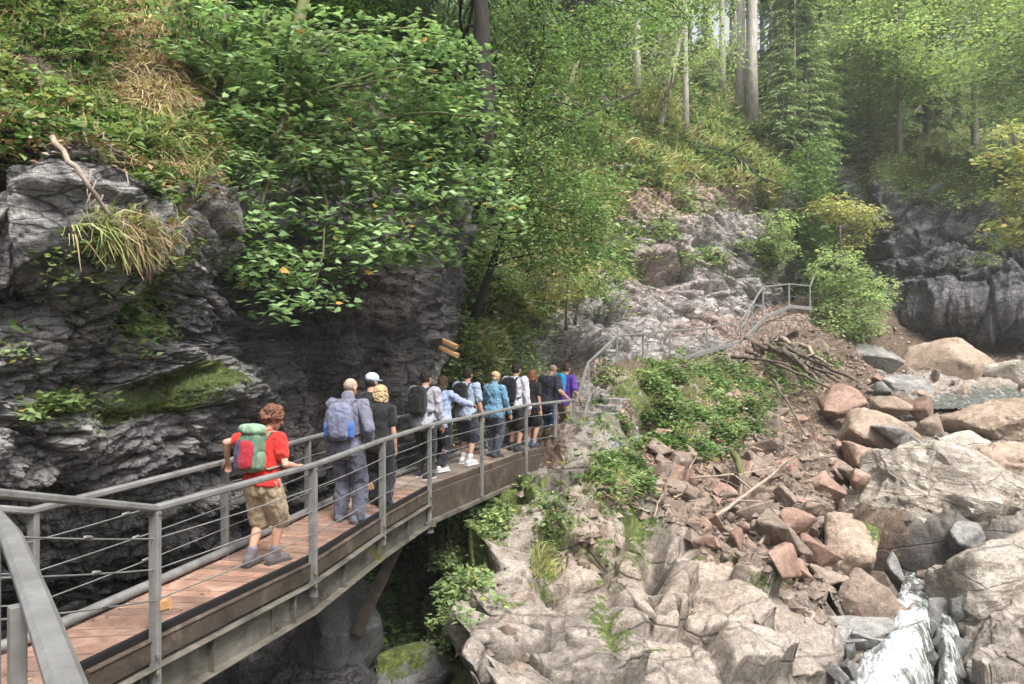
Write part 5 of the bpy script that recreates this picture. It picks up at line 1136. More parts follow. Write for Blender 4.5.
# ------------------------------------------------------------------ ground plants
def herbs(sheet_, W, n, mat, label, seed, size=.09, k=7, spread=.12, T=T_LEAF, droop=0.1, name='undergrowth', cat='undergrowth', up=.7, lift=.08, depth_scale=0.0):
    s = SHEETS[sheet_]; w = np.clip(W(s['pos'], s['px'], s['py']), 0, None); rs = np.random.RandomState(seed); i = rs.choice(len(w), n, p=w / w.sum())
    d = s['pos'][i][:, 1]; sc = (1 + depth_scale * (d - 10) / 10)
    c = np.repeat(s['pos'][i] + s['n'][i] * .02, k, 0); nn = np.repeat(s['n'][i], k, 0); sc = np.repeat(sc * rs.uniform(.6, 1.4, n), k); m = n * k
    a = rs.uniform(0, 2*np.pi, m); rad = rs.uniform(0, spread, m) * sc
    pos = c + np.stack([np.cos(a)*rad, np.sin(a)*rad, rs.uniform(0, lift, m) * sc], 1) + nn * (rs.uniform(0, lift, m) * sc)[:, None]
    ax = np.stack([np.cos(a), np.sin(a), rs.normal(droop, .35, m)], 1); upv = np.stack([rs.normal(0, .4, m), rs.normal(-.25, .4, m), np.ones(m)], 1)
    v, f = place(T, pos, ax, upv, size * sc * rs.uniform(.6, 1.4, m)); o = npmesh(name, v, f, M[mat]); return tag(o, label, cat, kind='stuff')
def tufts(sheet_, W, n, mat, label, seed, L=.25, k=12, name='grass', hang=0.0, wid=1.0, depth_scale=0.0, cat='grass'):
    s = SHEETS[sheet_]; w = np.clip(W(s['pos'], s['px'], s['py']), 0, None); rs = np.random.RandomState(seed); i = rs.choice(len(w), n, p=w / w.sum())
    m = n * k; c = np.repeat(s['pos'][i], k, 0); nn = np.repeat(s['n'][i], k, 0); sc = np.repeat((1 + depth_scale * (s['pos'][i][:, 1] - 10) / 10) * rs.uniform(.6, 1.4, n), k)
    pos = c + rs.normal(0, .03, (m, 3)) * sc[:, None]
    ax = nn * .6 + rs.normal(0, .45, (m, 3)) + np.array([0, 0, .9 - 2.0 * hang]); upv = nn + np.array([0, 0, .6])
    v, f = place(T_BLADE, pos, ax, upv, L * sc * rs.uniform(.5, 1.4, m), np.full(m, wid)); 
    # bend the tips under gravity
    v = v.reshape(m, 6, 3); v[:, 4:, 2] -= (L * sc * (.25 + hang * .3))[:, None]; v[:, 4:, :2] += (nn * (L * sc * .15)[:, None])[:, None, :2]
    o = npmesh(name, v.reshape(-1, 3), f, M[mat]); return tag(o, label, cat, kind='stuff')
upn = lambda s: np.clip(s['n'][:, 2], 0, 1)
Bv = lambda q, px, py: soilB(q, px, py)
Lv = lambda q, px, py: vegL(q, px, py) * (1 - .75 * sstep(215, 250, px)) * (px > -80)
noise2 = lambda q, f, s: np.clip(.5 + 1.6 * perlin(q * f, s), 0, 1)
herbs('cliff', lambda q, px, py: Lv(q, px, py) * np.clip(perlin(q * .9, 63) * 3 + .4, 0, 1) * (py > -20), 3200, 'herb', 'leafy ground plants covering the ledge above the left cliff', 1, .085, 7, .13)
herbs('cliff', lambda q, px, py: Lv(q, px, py) * noise2(q, 1.1, 4) * (py > -20), 3600, 'herb_dark', 'dark low plants in the hollows above the left cliff', 2, .07, 7, .12)
herbs('cliff', lambda q, px, py: Lv(q, px, py) * noise2(q, 1.3, 5) * (py > -20), 5000, 'litter', 'brown leaf litter between the plants above the left cliff', 3, .07, 5, .15, name='leaf_litter', lift=.02, cat='leaf litter')
tufts('cliff', lambda q, px, py: Lv(q, px, py) * noise2(q, 1.0, 6) * (py > -20), 1500, 'grass', 'thin green grass above the left cliff', 4, .2, 10)
tufts('cliff', lambda q, px, py: blobs(px, py, [(160, 82, 22, 18, 1.6), (148, 22, 18, 24, 1), (175, 100, 32, 7, .8)]), 3000, 'dry', 'dry brown grass covering the mound and stump top left', 5, .15, 14, 'dry_grass', .45, cat='dry grass')
tufts('cliff', lambda q, px, py: blobs(px, py, [(135, 230, 24, 9, 1.2), (140, 246, 16, 9, .9), (180, 165, 24, 6, .9)]), 190, 'dry', 'dry straw grass hanging from the left ledge', 6, .13, 18, 'dry_grass', .6, cat='dry grass')
tufts('cliff', lambda q, px, py: blobs(px, py, [(110, 232, 30, 12, 1), (165, 145, 50, 10, .8), (165, 115, 40, 8, .8)]), 500, 'grass', 'green grass fringe along the left ledge', 7, .2, 12, hang=.35)
herbs('cliff', lambda q, px, py: blobs(px, py, [(85, 262, 26, 20, 1), (110, 290, 26, 20, .8), (140, 330, 20, 14, .5), (60, 412, 14, 4, 1.3), (40, 416, 10, 3, 1), (90, 405, 14, 4, .6), (150, 262, 20, 20, .5), (10, 350, 10, 8, .4)]), 520, 'herb', 'small green leaves growing from the left rock face', 8, .075, 8, .10)
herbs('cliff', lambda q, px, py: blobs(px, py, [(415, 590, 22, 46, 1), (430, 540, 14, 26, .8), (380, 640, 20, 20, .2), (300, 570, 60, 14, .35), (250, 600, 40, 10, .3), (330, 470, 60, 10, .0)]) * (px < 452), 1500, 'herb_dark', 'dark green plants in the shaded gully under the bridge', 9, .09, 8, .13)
# dark shrubbery high on the dark wall behind the maple
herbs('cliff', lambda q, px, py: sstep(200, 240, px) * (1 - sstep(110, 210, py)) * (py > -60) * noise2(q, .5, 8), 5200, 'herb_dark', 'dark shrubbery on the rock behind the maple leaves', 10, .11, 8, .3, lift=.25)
# mid slope
herbs(Bs, lambda q, px, py: Bv(q, px, py) * noise2(q, .35, 11) * (px > 420), 15000, 'herb', 'green undergrowth on the slope above the pale outcrop', 11, .085, 6, .16, depth_scale=.5)
herbs(Bs, lambda q, px, py: Bv(q, px, py) * noise2(q, .5, 12) * (px > 420) * (.3 + sstep(200, 120, py) + sstep(640, 560, px)), 9000, 'herb_dark', 'darker undergrowth patches on the slope', 12, .09, 6, .18, depth_scale=.5)
tufts(Bs, lambda q, px, py: Bv(q, px, py) * noise2(q, .3, 13) * (px > 480) * (py > 90), 7000, 'grass', 'yellow-green grass on the slope above the pale outcrop', 13, .22, 7, depth_scale=.5, wid=1.8)
herbs(Bs, lambda q, px, py: Bv(q, px, py) * noise2(q, .6, 14), 7000, 'litter', 'brown leaf litter on the slope', 14, .09, 5, .2, name='leaf_litter', lift=.02, depth_scale=.5, cat='leaf litter')
herbs(Bs, lambda q, px, py: blobs(px, py, [(620, 262, 24, 16, .8), (590, 300, 30, 14, .6), (700, 262, 24, 8, .5), (775, 235, 14, 22, 1), (650, 230, 30, 10, .4), (765, 262, 10, 12, .6), (735, 250, 14, 6, .4), (690, 205, 40, 8, .5)]) * np.clip(perlin(q * .6, 64) * 3 + .2, 0, 1), 1500, 'herb', 'green tufts growing in the cracks of the pale outcrop', 15, .08, 6, .14, depth_scale=.5)
herbs(Bs, lambda q, px, py: sstep(785, 800, px) * sstep(100, 140, py) * sstep(330, 300, py), 2600, 'herb_dark', 'dark bushes filling the gorge corner', 16, .12, 8, .3, lift=.3, depth_scale=.5)
herbs(Bs, lambda q, px, py: blobs(px, py, [(500, 350, 40, 40, 1), (470, 300, 30, 40, .8), (520, 310, 26, 20, .8), (480, 400, 30, 20, .5)]), 5200, 'herb', 'fresh green plants on the bank behind the walkers', 17, .075, 7, .13)
# far wood floor
herbs('wooded_slope', lambda q, px, py: np.ones_like(px) * (px > 780) * noise2(q, .2, 18), 9000, 'herb', 'undergrowth on the floor of the far wood', 18, .22, 6, .6, lift=.4)
herbs('wooded_slope', lambda q, px, py: np.ones_like(px) * (px > 780) * noise2(q, .2, 28) * sstep(150, 190, py), 3500, 'herb', 'green plants along the edge above the far cliff', 28, .2, 6, .5, lift=.3)
herbs('cliff_far', lambda q, px, py: (1 - sstep(-4, 12, py - np.interp(px, [800, 862, 880, 960, 1024, 1300], [160, 178, 190, 210, 204, 190]))) * (px > 850), 3500, 'herb', 'green fringe hanging over the far cliff edge', 19, .17, 6, .35, lift=.15)
# lower hillside
lowW = [(655, 395, 40, 20, 1), (700, 385, 40, 24, 1), (720, 415, 34, 20, 1), (690, 430, 30, 20, .7), (620, 478, 24, 14, 1), (655, 445, 20, 12, .8), (790, 372, 26, 14, .7), (770, 350, 14, 8, .5), (625, 415, 18, 18, .9)]
herbs('hillside', lambda q, px, py: blobs(px, py, lowW) * np.clip(perlin(q * .9, 61) * 3 + .35, 0, 1), 4200, 'herb', 'green low shrubs on the slope below the path', 20, .075, 7, .13, depth_scale=.3)
herbs('hillside', lambda q, px, py: blobs(px, py, lowW + [(640, 425, 20, 16, 1.0), (600, 415, 16, 12, .5)]) * np.clip(perlin(q * .9, 61) * 3 + .3, 0, 1) * noise2(q, 1.0, 21), 3000, 'herb_dark', 'darker plants among the low shrubs below the path', 21, .085, 7, .14, depth_scale=.3)
herbs('hillside', lambda q, px, py: blobs(px, py, [(450, 560, 26, 50, 1), (480, 520, 30, 14, 1.2), (510, 500, 24, 10, 1), (545, 530, 14, 20, .5), (440, 620, 30, 40, .5), (500, 515, 60, 10, .5), (560, 505, 20, 6, .5)]) * np.clip(perlin(q * 1.1, 62) * 3 + .3, 0, 1), 1700, 'herb', 'small green plants on the mossy bank right under the bridge', 22, .07, 8, .11)
tufts('hillside', lambda q, px, py: blobs(px, py, [(545, 565, 8, 20, 1), (700, 380, 50, 20, .5), (615, 480, 20, 8, .4), (760, 365, 20, 8, .3)]), 900, 'grass', 'yellow-green grass tufts on the bank and bedrock', 23, .18, 10)
herbs('hillside', lambda q, px, py: blobs(px, py, [(740, 370, 60, 30, 1), (690, 470, 60, 20, 1), (780, 400, 40, 30, .6), (830, 380, 20, 12, .3)]), 2600, 'litter', 'brown debris and bark bits on the red scree', 24, .07, 5, .2, name='leaf_litter', lift=.02, cat='leaf litter')

tufts('cliff', lambda q, px, py: blobs(px, py, [(195, 382, 32, 9, 1.2), (150, 398, 40, 7, .8), (115, 405, 30, 5, .6), (200, 150, 50, 10, .5)]), 2600, 'herb', 'moss cushions on the ledge of the left cliff', 31, .035, 9, name='moss', cat='moss')
tufts('hillside', lambda q, px, py: blobs(px, py, lowW) * np.clip(perlin(q * .9, 61) * 3 + .6, 0, 1), 1600, 'grass', 'grass between the low shrubs below the path', 32, .22, 8)
tufts('hillside', lambda q, px, py: blobs(px, py, [(430, 600, 30, 50, 1), (545, 560, 12, 26, .8), (635, 555, 18, 26, .5)]), 1800, 'herb', 'moss tufts on the shaded rocks under the bridge', 33, .035, 9, name='moss', cat='moss')
# single ferns and plants
def fern(loc, s, label, seed, mat='herb', group=None):
    rs = np.random.RandomState(seed); L = []
    for k in range(8):
        a = k * 6.283 / 8 + rs.uniform(-.3, .3); t = np.linspace(.12, 1, 12); x = t * s; z = s * (.75 * t - .85 * t ** 2.2)
        for side in (-1, 1):
            n = len(t); pos = np.stack([np.cos(a) * x, np.sin(a) * x, z], 1); ll = s * .30 * np.sin(np.pi * np.clip(t * .92 + .06, 0, 1)) 
            ax = np.tile([np.cos(a) * .35 - side * np.sin(a), np.sin(a) * .35 + side * np.cos(a), -.2], (n, 1))
            L.append(place((T_LEAF[0] * [.45, 1, 1], T_LEAF[1]), pos, ax, np.tile([0, 0, 1.0], (n, 1)), ll))
    v, f = merge(L); o = npmesh('fern', v, f, M[mat]); o.location = loc; o.rotation_euler = (R(rs.uniform(5, 25)), 0, rs.uniform(0, 6)); return tag(o, label, 'fern', group)
for k, (sh, px, py, s, lb) in enumerate([('cliff', 70, 60, .5, 'large pale fern top left above the cliff'), ('cliff', 40, 90, .45, 'fern left of the large pale one'), ('cliff', 200, 60, .4, 'fern beside the dry grass mound'),
        ('cliff', 100, 30, .5, 'fern near the upper edge above the left cliff'), ('cliff', 130, 120, .35, 'small fern under the dry grass mound'), ('hillside', 505, 508, .4, 'fern on the bank under the curved bridge span'), ('hillside', 478, 530, .35, 'small fern lower on the bank under the bridge'),
        ('hillside', 622, 480, .5, 'fern beside the lilac rock shoulder'), ('hillside', 700, 400, .6, 'fern in the middle of the low shrubs'), ('hillside', 668, 410, .5, 'fern left in the low shrubs'), ('cliff', 150, 320, .25, 'tiny fern under the hanging straw grass')]):
    p, n_ = near(sh, px, py); fern(tuple(p + n_ * .05), s, lb, 200 + k)
# roots and thin bare twigs hanging under the ledge
rr_ = random.Random(9)
for k in range(16):
    px = rr_.uniform(85, 205); py = rr_.uniform(165, 205); p, n_ = near('cliff', px, py); a = p + n_ * .12; L = rr_.uniform(.2, .6)
    o = mesh_list('hanging_root', [tube([a, a + Vector((rr_.uniform(-.08, .08), -.05, -L * .4)), a + Vector((rr_.uniform(-.18, .18), -.08, -L))], [.007, .005, .002], 5)], M['stick'], smooth=True)
    tag(o, 'thin bare root hanging under the grassy ledge', 'root', 'roots hanging under the left ledge')
deck_leaves()
# ------------------------------------------------------------------ people
def skin_mat(name, c):
    n = N(name, 0.55); f = n.noise(n.coord(), 12, 3); n.color(n.ramp(f, [(0.3, tuple(x * .85 for x in c[:3]) + (1,)), (0.7, c)])); n.b.inputs['Subsurface Weight'].default_value = 0.08
    n.b.inputs['Subsurface Radius'].default_value = (.02, .008, .004); return n.m
M['skin'] = skin_mat('skin', (0.50, 0.29, 0.21, 1))
def hair_mat(name, a, b):
    n = N(name, .6); f = n.noise(n.coord((1, 1, .35)), 60, 4, .6, 1.0); n.color(n.ramp(f, [(.3, a), (.7, b)])); n.normal(n.bump(f, .01, 1.0)); return n.m
HAIR = {'auburn': hair_mat('auburn_hair', (.07, .03, .02, 1), (.22, .10, .06, 1)), 'dark': hair_mat('dark_hair', (.010, .008, .007, 1), (.04, .03, .025, 1)), 'blonde': hair_mat('blonde_hair', (.26, .18, .09, 1), (.55, .42, .25, 1)),
        'brown': hair_mat('brown_hair', (.03, .018, .012, 1), (.11, .07, .045, 1)), 'ginger': hair_mat('ginger_hair', (.16, .06, .03, 1), (.36, .17, .08, 1)), 'grey': hair_mat('grey_stubble', (.22, .17, .14, 1), (.34, .27, .23, 1))}
_cl = {}
def CM(rgb, rough=.85):
    if (rgb, rough) not in _cl: _cl[(rgb, rough)] = cloth_mat('cloth', srgb(*rgb), rough)
    return _cl[(rgb, rough)]

def ell(c, r, rotm=None, seg=14, rings=9):
    c = Vector(c); v = []; f = []
    for i in range(rings + 1):
        t = math.pi * i / rings
        for j in range(seg):
            a = 2 * math.pi * j / seg; p = Vector((math.sin(t) * math.cos(a) * r[0], math.sin(t) * math.sin(a) * r[1], math.cos(t) * r[2]))
            v.append(c + (rotm @ p if rotm is not None else p))
    for i in range(rings):
        for j in range(seg): f.append((i*seg + j, (i+1)*seg + j, (i+1)*seg + (j+1) % seg, i*seg + (j+1) % seg))
    return v, f
def cap(a, b, ra, rb, n=12):
    a = Vector(a); b = Vector(b); d = (b - a); L = d.length; d = d / max(L, 1e-6); pts = []; rad = []
    for k in range(4): t = math.pi / 2 * k / 4; pts.append(a - d * ra * math.cos(t)); rad.append(max(ra * math.sin(t), ra * .05))
    pts.append(a); rad.append(ra); pts.append(b); rad.append(rb)
    for k in range(1, 5): t = math.pi / 2 * k / 4; pts.append(b + d * rb * math.sin(t)); rad.append(max(rb * math.cos(t), rb * .05))
    return tube(pts, rad, n)
def loft(rings, n=18):
    """rings: (centre, rx, ry, x axis, y axis)"""
    v = []; f = []
    for i, (c, rx, ry, X, Y) in enumerate(rings):
        for j in range(n):
            a = 2*math.pi*j/n; ca, sa = math.cos(a), math.sin(a); k = 1.0 / (abs(ca) ** 2.5 + abs(sa) ** 2.5) ** .4
            v.append(Vector(c) + X * (ca * rx * k) + Y * (sa * ry * k))
        if i: f += [((i-1)*n + j, (i-1)*n + (j+1) % n, i*n + (j+1) % n, i*n + j) for j in range(n)]
    f += [tuple(range(n))[::-1], tuple(range(len(v) - n, len(v)))]; return v, f

def fuse(name, parts, voxel, mat, parent, smooth_it=4, wrinkle=0.0, wf=9, seed=0, cutter=None):
    """parts fused to one continuous closed surface"""
    vs, fs = [], []
    for v, f in parts:
        b = len(vs); vs += [tuple(x) for x in v]; fs += [tuple(i + b for i in q) for q in f]
    me = bpy.data.meshes.new(name); me.from_pydata(vs, [], fs); me.update()
    bm = bmesh.new(); bm.from_mesh(me); bmesh.ops.recalc_face_normals(bm, faces=bm.faces); bm.to_mesh(me); bm.free()
    o = bpy.data.objects.new(name, me); C.objects.link(o)
    m = o.modifiers.new('r', 'REMESH'); m.mode = 'VOXEL'; m.voxel_size = voxel; m.use_smooth_shade = True
    if smooth_it: s = o.modifiers.new('s', 'SMOOTH'); s.factor = .5; s.iterations = smooth_it
    dg = bpy.context.evaluated_depsgraph_get(); dg.update(); me2 = bpy.data.meshes.new_from_object(o.evaluated_get(dg)); me2.name = name
    o.modifiers.clear(); o.data = me2; bpy.data.meshes.remove(me)
    if wrinkle:
        n = len(me2.vertices); co_ = np.empty(n*3, np.float32); me2.vertices.foreach_get('co', co_); no = np.empty(n*3, np.float32); me2.vertices.foreach_get('normal', no)
        q = co_.reshape(-1, 3); q = q + no.reshape(-1, 3) * ((fbm(q * [wf, wf, wf * .6] + seed * 3.1, 3, seed % 40, .55, ridged=True) - .35) * wrinkle)[:, None]; me2.vertices.foreach_set('co', q.astype(np.float32).ravel()); me2.update()
    me2.polygons.foreach_set('use_smooth', [True] * len(me2.polygons)); me2.materials.clear(); me2.materials.append(mat)
    o.parent = parent; return o

def ik(S, T, l1, l2, hint):
    S = Vector(S); T = Vector(T); d = T - S; L = min(d.length, (l1 + l2) * .995); d.normalize(); T = S + d * L
    a = (l1*l1 - l2*l2 + L*L) / (2*L); h = math.sqrt(max(l1*l1 - a*a, 0)); hv = Vector(hint); hv = (hv - d * hv.dot(d)).normalized()
    return S + d * a + hv * h, T

def hand(W, fdir, pn, H, side, curl, r=1.0):
    """palm, four fingers, thumb. W wrist, fdir direction of the hand, pn palm normal"""
    f = Vector(fdir).normalized(); pn = Vector(pn); pn = (pn - f * pn.dot(f)).normalized(); s = f.cross(pn)   # across the palm
    k = H / 1.75; out = []; rm = Matrix((s, f, pn)).transposed()
    out.append(ell(W + f * .045 * k, (.040*k, .052*k, .016*k), rm)); out.append(cap(W - f*.02*k, W + f*.03*k, .024*k*r, .024*k))
    for i, (o_, ln) in enumerate(((-.030, .068), (-.010, .078), (.011, .073), (.030, .058))):
        a = W + f * .085 * k + s * o_ * k; c1 = curl * .8; d1 = (f * math.cos(c1) + pn * math.sin(c1)); c2 = curl * 1.9; d2 = f * math.cos(c2) + pn * math.sin(c2)
        b = a + d1 * ln * .5 * k; c = b + d2 * ln * .5 * k; out.append(cap(a - f * .02 * k, b, .0098*k, .0092*k, 8)); out.append(cap(b, c, .0092*k, .008*k, 8))
    tb = W + f * .03 * k - s * .034 * k * side; td = (f * .75 - s * .6 * side + pn * .35).normalized(); t2 = (f * .9 - s * .1 * side + pn * (.3 + curl * .5)).normalized()
    out.append(cap(tb - td*.01*k, tb + td * .035 * k, .013*k, .0105*k, 8)); out.append(cap(tb + td * .035*k, tb + td*.035*k + t2 * .03*k, .0105*k, .009*k, 8)); return out

PEOPLE = {}
def person(label, X, Y, yaw, H, sp, voxel=.010):
    """local frame: +y faces the walking direction, +x right; yaw = heading from +Y towards +X in degrees"""
    e = empty('person', (X, Y, sp.get('z', DZ)), label, 'person', sp.get('group'), -R(yaw))
    fem = sp.get('fem', False); h = H; k = H / 1.75; bulk = sp.get('bulk', 1.0)
    sw = (.100 if fem else .113) * h; hw = (.057 if fem else .052) * h
    lean = R(sp.get('lean', 2)); tw = R(sp.get('twist', 0)); hip = Vector((sp.get('sway', 0), 0, .525 * h + sp.get('drop', 0)))
    Rm = Matrix.Rotation(-lean, 3, 'X') @ Matrix.Rotation(tw, 3, 'Z') @ Matrix.Rotation(R(sp.get('side', 0)), 3, 'Y')
    up = lambda x, y, z: hip + Rm @ Vector((x, y, z * h - .525 * h))
    AX, AY, AZ = Rm @ Vector((1, 0, 0)), Rm @ Vector((0, 1, 0)), Rm @ Vector((0, 0, 1))
    ex, ey = Vector((1, 0, 0)), Vector((0, 1, 0))
    def torso(g=0.0, z0=.44, z1=.86, loose=0.0):
        prof = [(.440, .070, .052, 0), (.47, .096 if fem else .088, .064, -.004), (.51, .102 if fem else .092, .070, -.006), (.55, .094 if fem else .089, .064, -.002), (.60, .078 if fem else .084, .056, .004), (.65, .078 if fem else .087, .057, .004), (.70, .085 if fem else .097, .063, .004),
                (.75, .090 if fem else .105, .065, .0), (.79, .090 if fem else .106, .058, -.004), (.82, .074 if fem else .084, .045, -.006), (.845, .036, .034, -.004), (.875, .030, .031, .0)]
        rs_ = []
        for z, rx, ry, yo in prof:
            if z < z0 - .001 or z > z1 + .001: continue
            lo = loose * (1 if z < .66 else .3)
            rx = rx * bulk; ry = ry * (bulk ** 1.5)
            rs_.append((up(0, yo * h, z) if z > .50 else hip + Vector((0, yo * h, z * h - .525 * h)), rx * h + g + lo, ry * h + g + lo, AX if z > .50 else ex, AY if z > .50 else ey))
        return loft(rs_)
    # arms
    arms = []
    for sd, key in ((-1, 'L'), (1, 'R')):
        S = up(sd * sw * (1 + (bulk - 1) * .6), -.003 * h, .805); a = sp.get(key, (sd * .13, .02, .44)); 
        if isinstance(a, dict):      # world target on the rail
            wv = Vector(a['world']); M4 = Matrix.Translation(Vector((X, Y, sp.get('z', DZ)))) @ Matrix.Rotation(-R(yaw), 4, 'Z'); T = M4.inverted() @ wv; hint = a.get('hint', (sd * .4, -.8, -.5)); curl = a.get('curl', .75); pn = Vector(a.get('pn', (0, 0, -1)))
        else:
            T = Vector((a[0] * h, a[1] * h, a[2] * h)) + Vector((hip.x, 0, 0)); hint = (sd * .35, -1, -.2); curl = .35; pn = Vector((-sd, 0.1, 0))
        E_, W_ = ik(S, T, .172 * h, .152 * h, hint)
        fd = (W_ - E_).normalized()
        if isinstance(a, dict): fd = (fd + Vector(a.get('fd', (0, .6, 0)))).normalized()
        arms.append((S, E_, W_, fd, pn, sd, curl))
    # legs
    legs = []
    for sd, key in ((-1, 'l'), (1, 'r')):
        fx, fy, fz, toe = sp.get(key, (sd * .055, 0, 0, sd * 6)); A_ = Vector((fx * h, fy * h, .045 * h + fz * h)); Hj = hip + Vector((sd * hw, 0, -.015 * h))
        K_, A_ = ik(Hj, A_, .245 * h, .238 * h, sp.get('knee', (sd * .08, 1, 0))); legs.append((Hj, K_, A_, R(toe), fz, sd))
    # head
    hp, hy, ht = R(sp.get('nod', 8)), R(sp.get('look', 0)), R(sp.get('tilt', 0))
    nb = up(0, -.002 * h, .85); Hm = Matrix.Rotation(hy, 3, 'Z') @ Matrix.Rotation(-hp, 3, 'X') @ Matrix.Rotation(ht, 3, 'Y')
    hc = nb + Rm @ Vector((0, .012 * h, .030 * h)) + Hm @ Vector((0, .010 * h, .052 * h)); hr = lambda x, y, z: hc + Hm @ Vector((x, y, z)) * h
    B = [torso()]
    B.append(cap(nb - AZ * .02 * h, hr(0, -.010, -.035), .033 * h * (1 if not fem else .88), .031 * h * (1 if not fem else .88)))
    B += [ell(hr(0, -.004, .014), (.0435*h, .054*h, .050*h), Hm), ell(hr(0, .012, -.026), (.034*h, .040*h, .040*h), Hm), cap(hr(0, .052, .004), hr(0, .062, -.014), .006*h, .008*h, 8), cap(hr(-.012, .049, -.036), hr(.012, .049, -.036), .006*h, .006*h, 8), ell(hr(0, .040, -.055), (.016*h, .014*h, .012*h), Hm)]
    for sd in (-1, 1): B.append(ell(hr(sd * .044, -.004, -.006), (.006*h, .013*h, .019*h), Hm)); B.append(cap(hr(sd*.008, .050, .016), hr(sd*.028, .044, .017), .005*h, .004*h, 8))
    ar = (1.0 if fem else 1.15) * bulk ** .5
    for S, E_, W_, fd, pn, sd, curl in arms:
        B += [ell(S, (.034*h*ar, .034*h*ar, .034*h*ar)), cap(S, E_, .029*h*ar, .022*h*ar), cap(E_, E_.lerp(W_, .35), .0225*h*ar, .0235*h*ar), cap(E_.lerp(W_, .35), W_, .0235*h*ar, .0145*h*ar)] + hand(W_, fd, pn, h, sd, curl)
    lr = (1.06 if fem else 1.0) * bulk ** .5
    for Hj, K_, A_, toe, fz, sd in legs:
        B += [cap(Hj, Hj.lerp(K_, .5), .054*h*lr, .045*h*lr), cap(Hj.lerp(K_, .5), K_, .045*h*lr, .031*h*lr), cap(K_, K_.lerp(A_, .33) - Vector((0, .008*h, 0)), .030*h*lr, .032*h*lr), cap(K_.lerp(A_, .33) - Vector((0, .008*h, 0)), A_, .032*h*lr, .018*h*lr)]
        d = Vector((math.sin(toe), math.cos(toe), 0)); B.append(cap(A_ + Vector((0, 0, -.018*h)) - d * .012*h, A_ + Vector((0, 0, -.026*h)) + d * .085*h, .022*h, .014*h))
    fuse('body', B, voxel * .8, M['skin'], e, 3)
    # eyes
    for sd in (-1, 1): o = mesh_list('eye', [ell(hr(sd * .0185, .0475, .006), (.0065*h, .005*h, .0055*h), Hm, 10, 6)], CM((60, 45, 40), .3), e, True)
    # garments
    top = sp['top']; g = top.get('g', .010) ; T_ = [torso(g, top.get('z0', .49), .845, top.get('loose', .012))]
    if top.get('collar'): T_.append(cap(nb - AZ*.015*h, nb + AZ * .018 * h, .040*h, .037*h))
    for S, E_, W_, fd, pn, sd, curl in arms:
        ln = top.get('sleeve', .45)     # fraction of the whole arm
        q1 = S.lerp(E_, min(1, ln * 2)); T_ += [ell(S, (.038*h*ar + g*.5,) * 3), cap(S, q1, .033*h*ar + g * .8, (.031 if ln < .5 else .027) * h * ar + g * .8)]
        if ln > .5: q2 = E_.lerp(W_, min(1, ln * 2 - 1)); T_ += [cap(E_, q2, .027*h*ar + g*.8, .0205*h*ar + g * .7)]
    fuse('shirt', T_, voxel, CM(top['c'], top.get('rough', .85)), e, 3, .016, 9, int(X * 50) + 60)
    pt = sp['bot']; g = pt.get('g', .010); L_ = [loft([(hip + Vector((0, -.004*h, z * h - .525*h)), rx*h*bulk + g, ry*h*bulk**1.5 + g, ex, ey) for z, rx, ry in ((.455, .075, .056), (.48, .098 if fem else .091, .067), (.515, .099 if fem else .090, .068), (.555, .080, .054))])]
    for Hj, K_, A_, toe, fz, sd in legs:
        ln = pt.get('len', 1.0); w_ = pt.get('wide', 1.0)
        if ln < .62:
            q = Hj.lerp(K_, min(1.0, ln * 2)); L_ += [cap(Hj, q, .056*h*lr + g, (.046 * h * lr + g) * w_)]
            if ln > .5: L_ += [cap(K_, K_.lerp(A_, ln * 2 - 1), (.042*h*lr + g) * w_, (.042*h*lr + g) * w_)]
        else:
            e_ = K_.lerp(A_, min(1.0, ln * 2 - 1)); L_ += [cap(Hj, Hj.lerp(K_, .5), .056*h*lr + g, .047*h*lr + g * w_), cap(Hj.lerp(K_, .5), K_, .047*h*lr + g*w_, (.034*h*lr + g) * w_), cap(K_, e_, (.033*h*lr + g) * w_, (.029*h*lr + g) * w_)]
    fuse('trousers' if pt.get('len', 1.0) > .7 else 'shorts', L_, voxel, CM(pt['c']), e, 3, .018, 8, int(Y * 37))
    if top.get('hem'): fuse('shirt_hem', [torso(g + .022, .47, .56, .01)], voxel, CM(top['c']), e, 3, .012, 9, 3)
    sc = sp.get('shoe', (50, 48, 46)); bt = sp.get('boot', 0.0)
    for Hj, K_, A_, toe, fz, sd in legs:
        d = Vector((math.sin(toe), math.cos(toe), 0)); pch = -max(0, fz) * 3; a = A_ - d * .03*h + Vector((0, 0, -.018*h)); b = A_ + d * .095*h + Vector((0, 0, -.024*h)) + Vector((0, 0, pch * .0))
        S_ = [cap(a, b, .030*h, .024*h), cap(a + Vector((0, 0, .01*h)), A_ + d * .02*h + Vector((0, 0, .004 * h)), .028*h, .028*h)]
        if bt: S_.append(cap(A_, A_.lerp(K_, bt), .030*h, .034*h))
        zf = A_.z - .045 * h
        o = fuse('shoe', S_, voxel * .8, CM(sc), e, 2)
        n = len(o.data.vertices)
        for v in o.data.vertices:
            if v.co.z < zf + .012: v.co.z = zf + .012
        mesh_list('sole', [bar(a.xy.to_3d() - d * .030*h + Vector((0, 0, zf + .008)), b.xy.to_3d() + d * .024*h + Vector((0, 0, zf + .008)), .056*h, .018, bev=.006)], CM(sp.get('solec', (40, 40, 40))), o)
        if sp.get('sock'): fuse('sock', [cap(A_, A_.lerp(K_, sp['sock']), .0235*h, .031*h)], voxel * .8, CM(sp.get('sockc', (120, 120, 125))), e, 2)
    # hair
    hs_ = sp.get('hair'); 
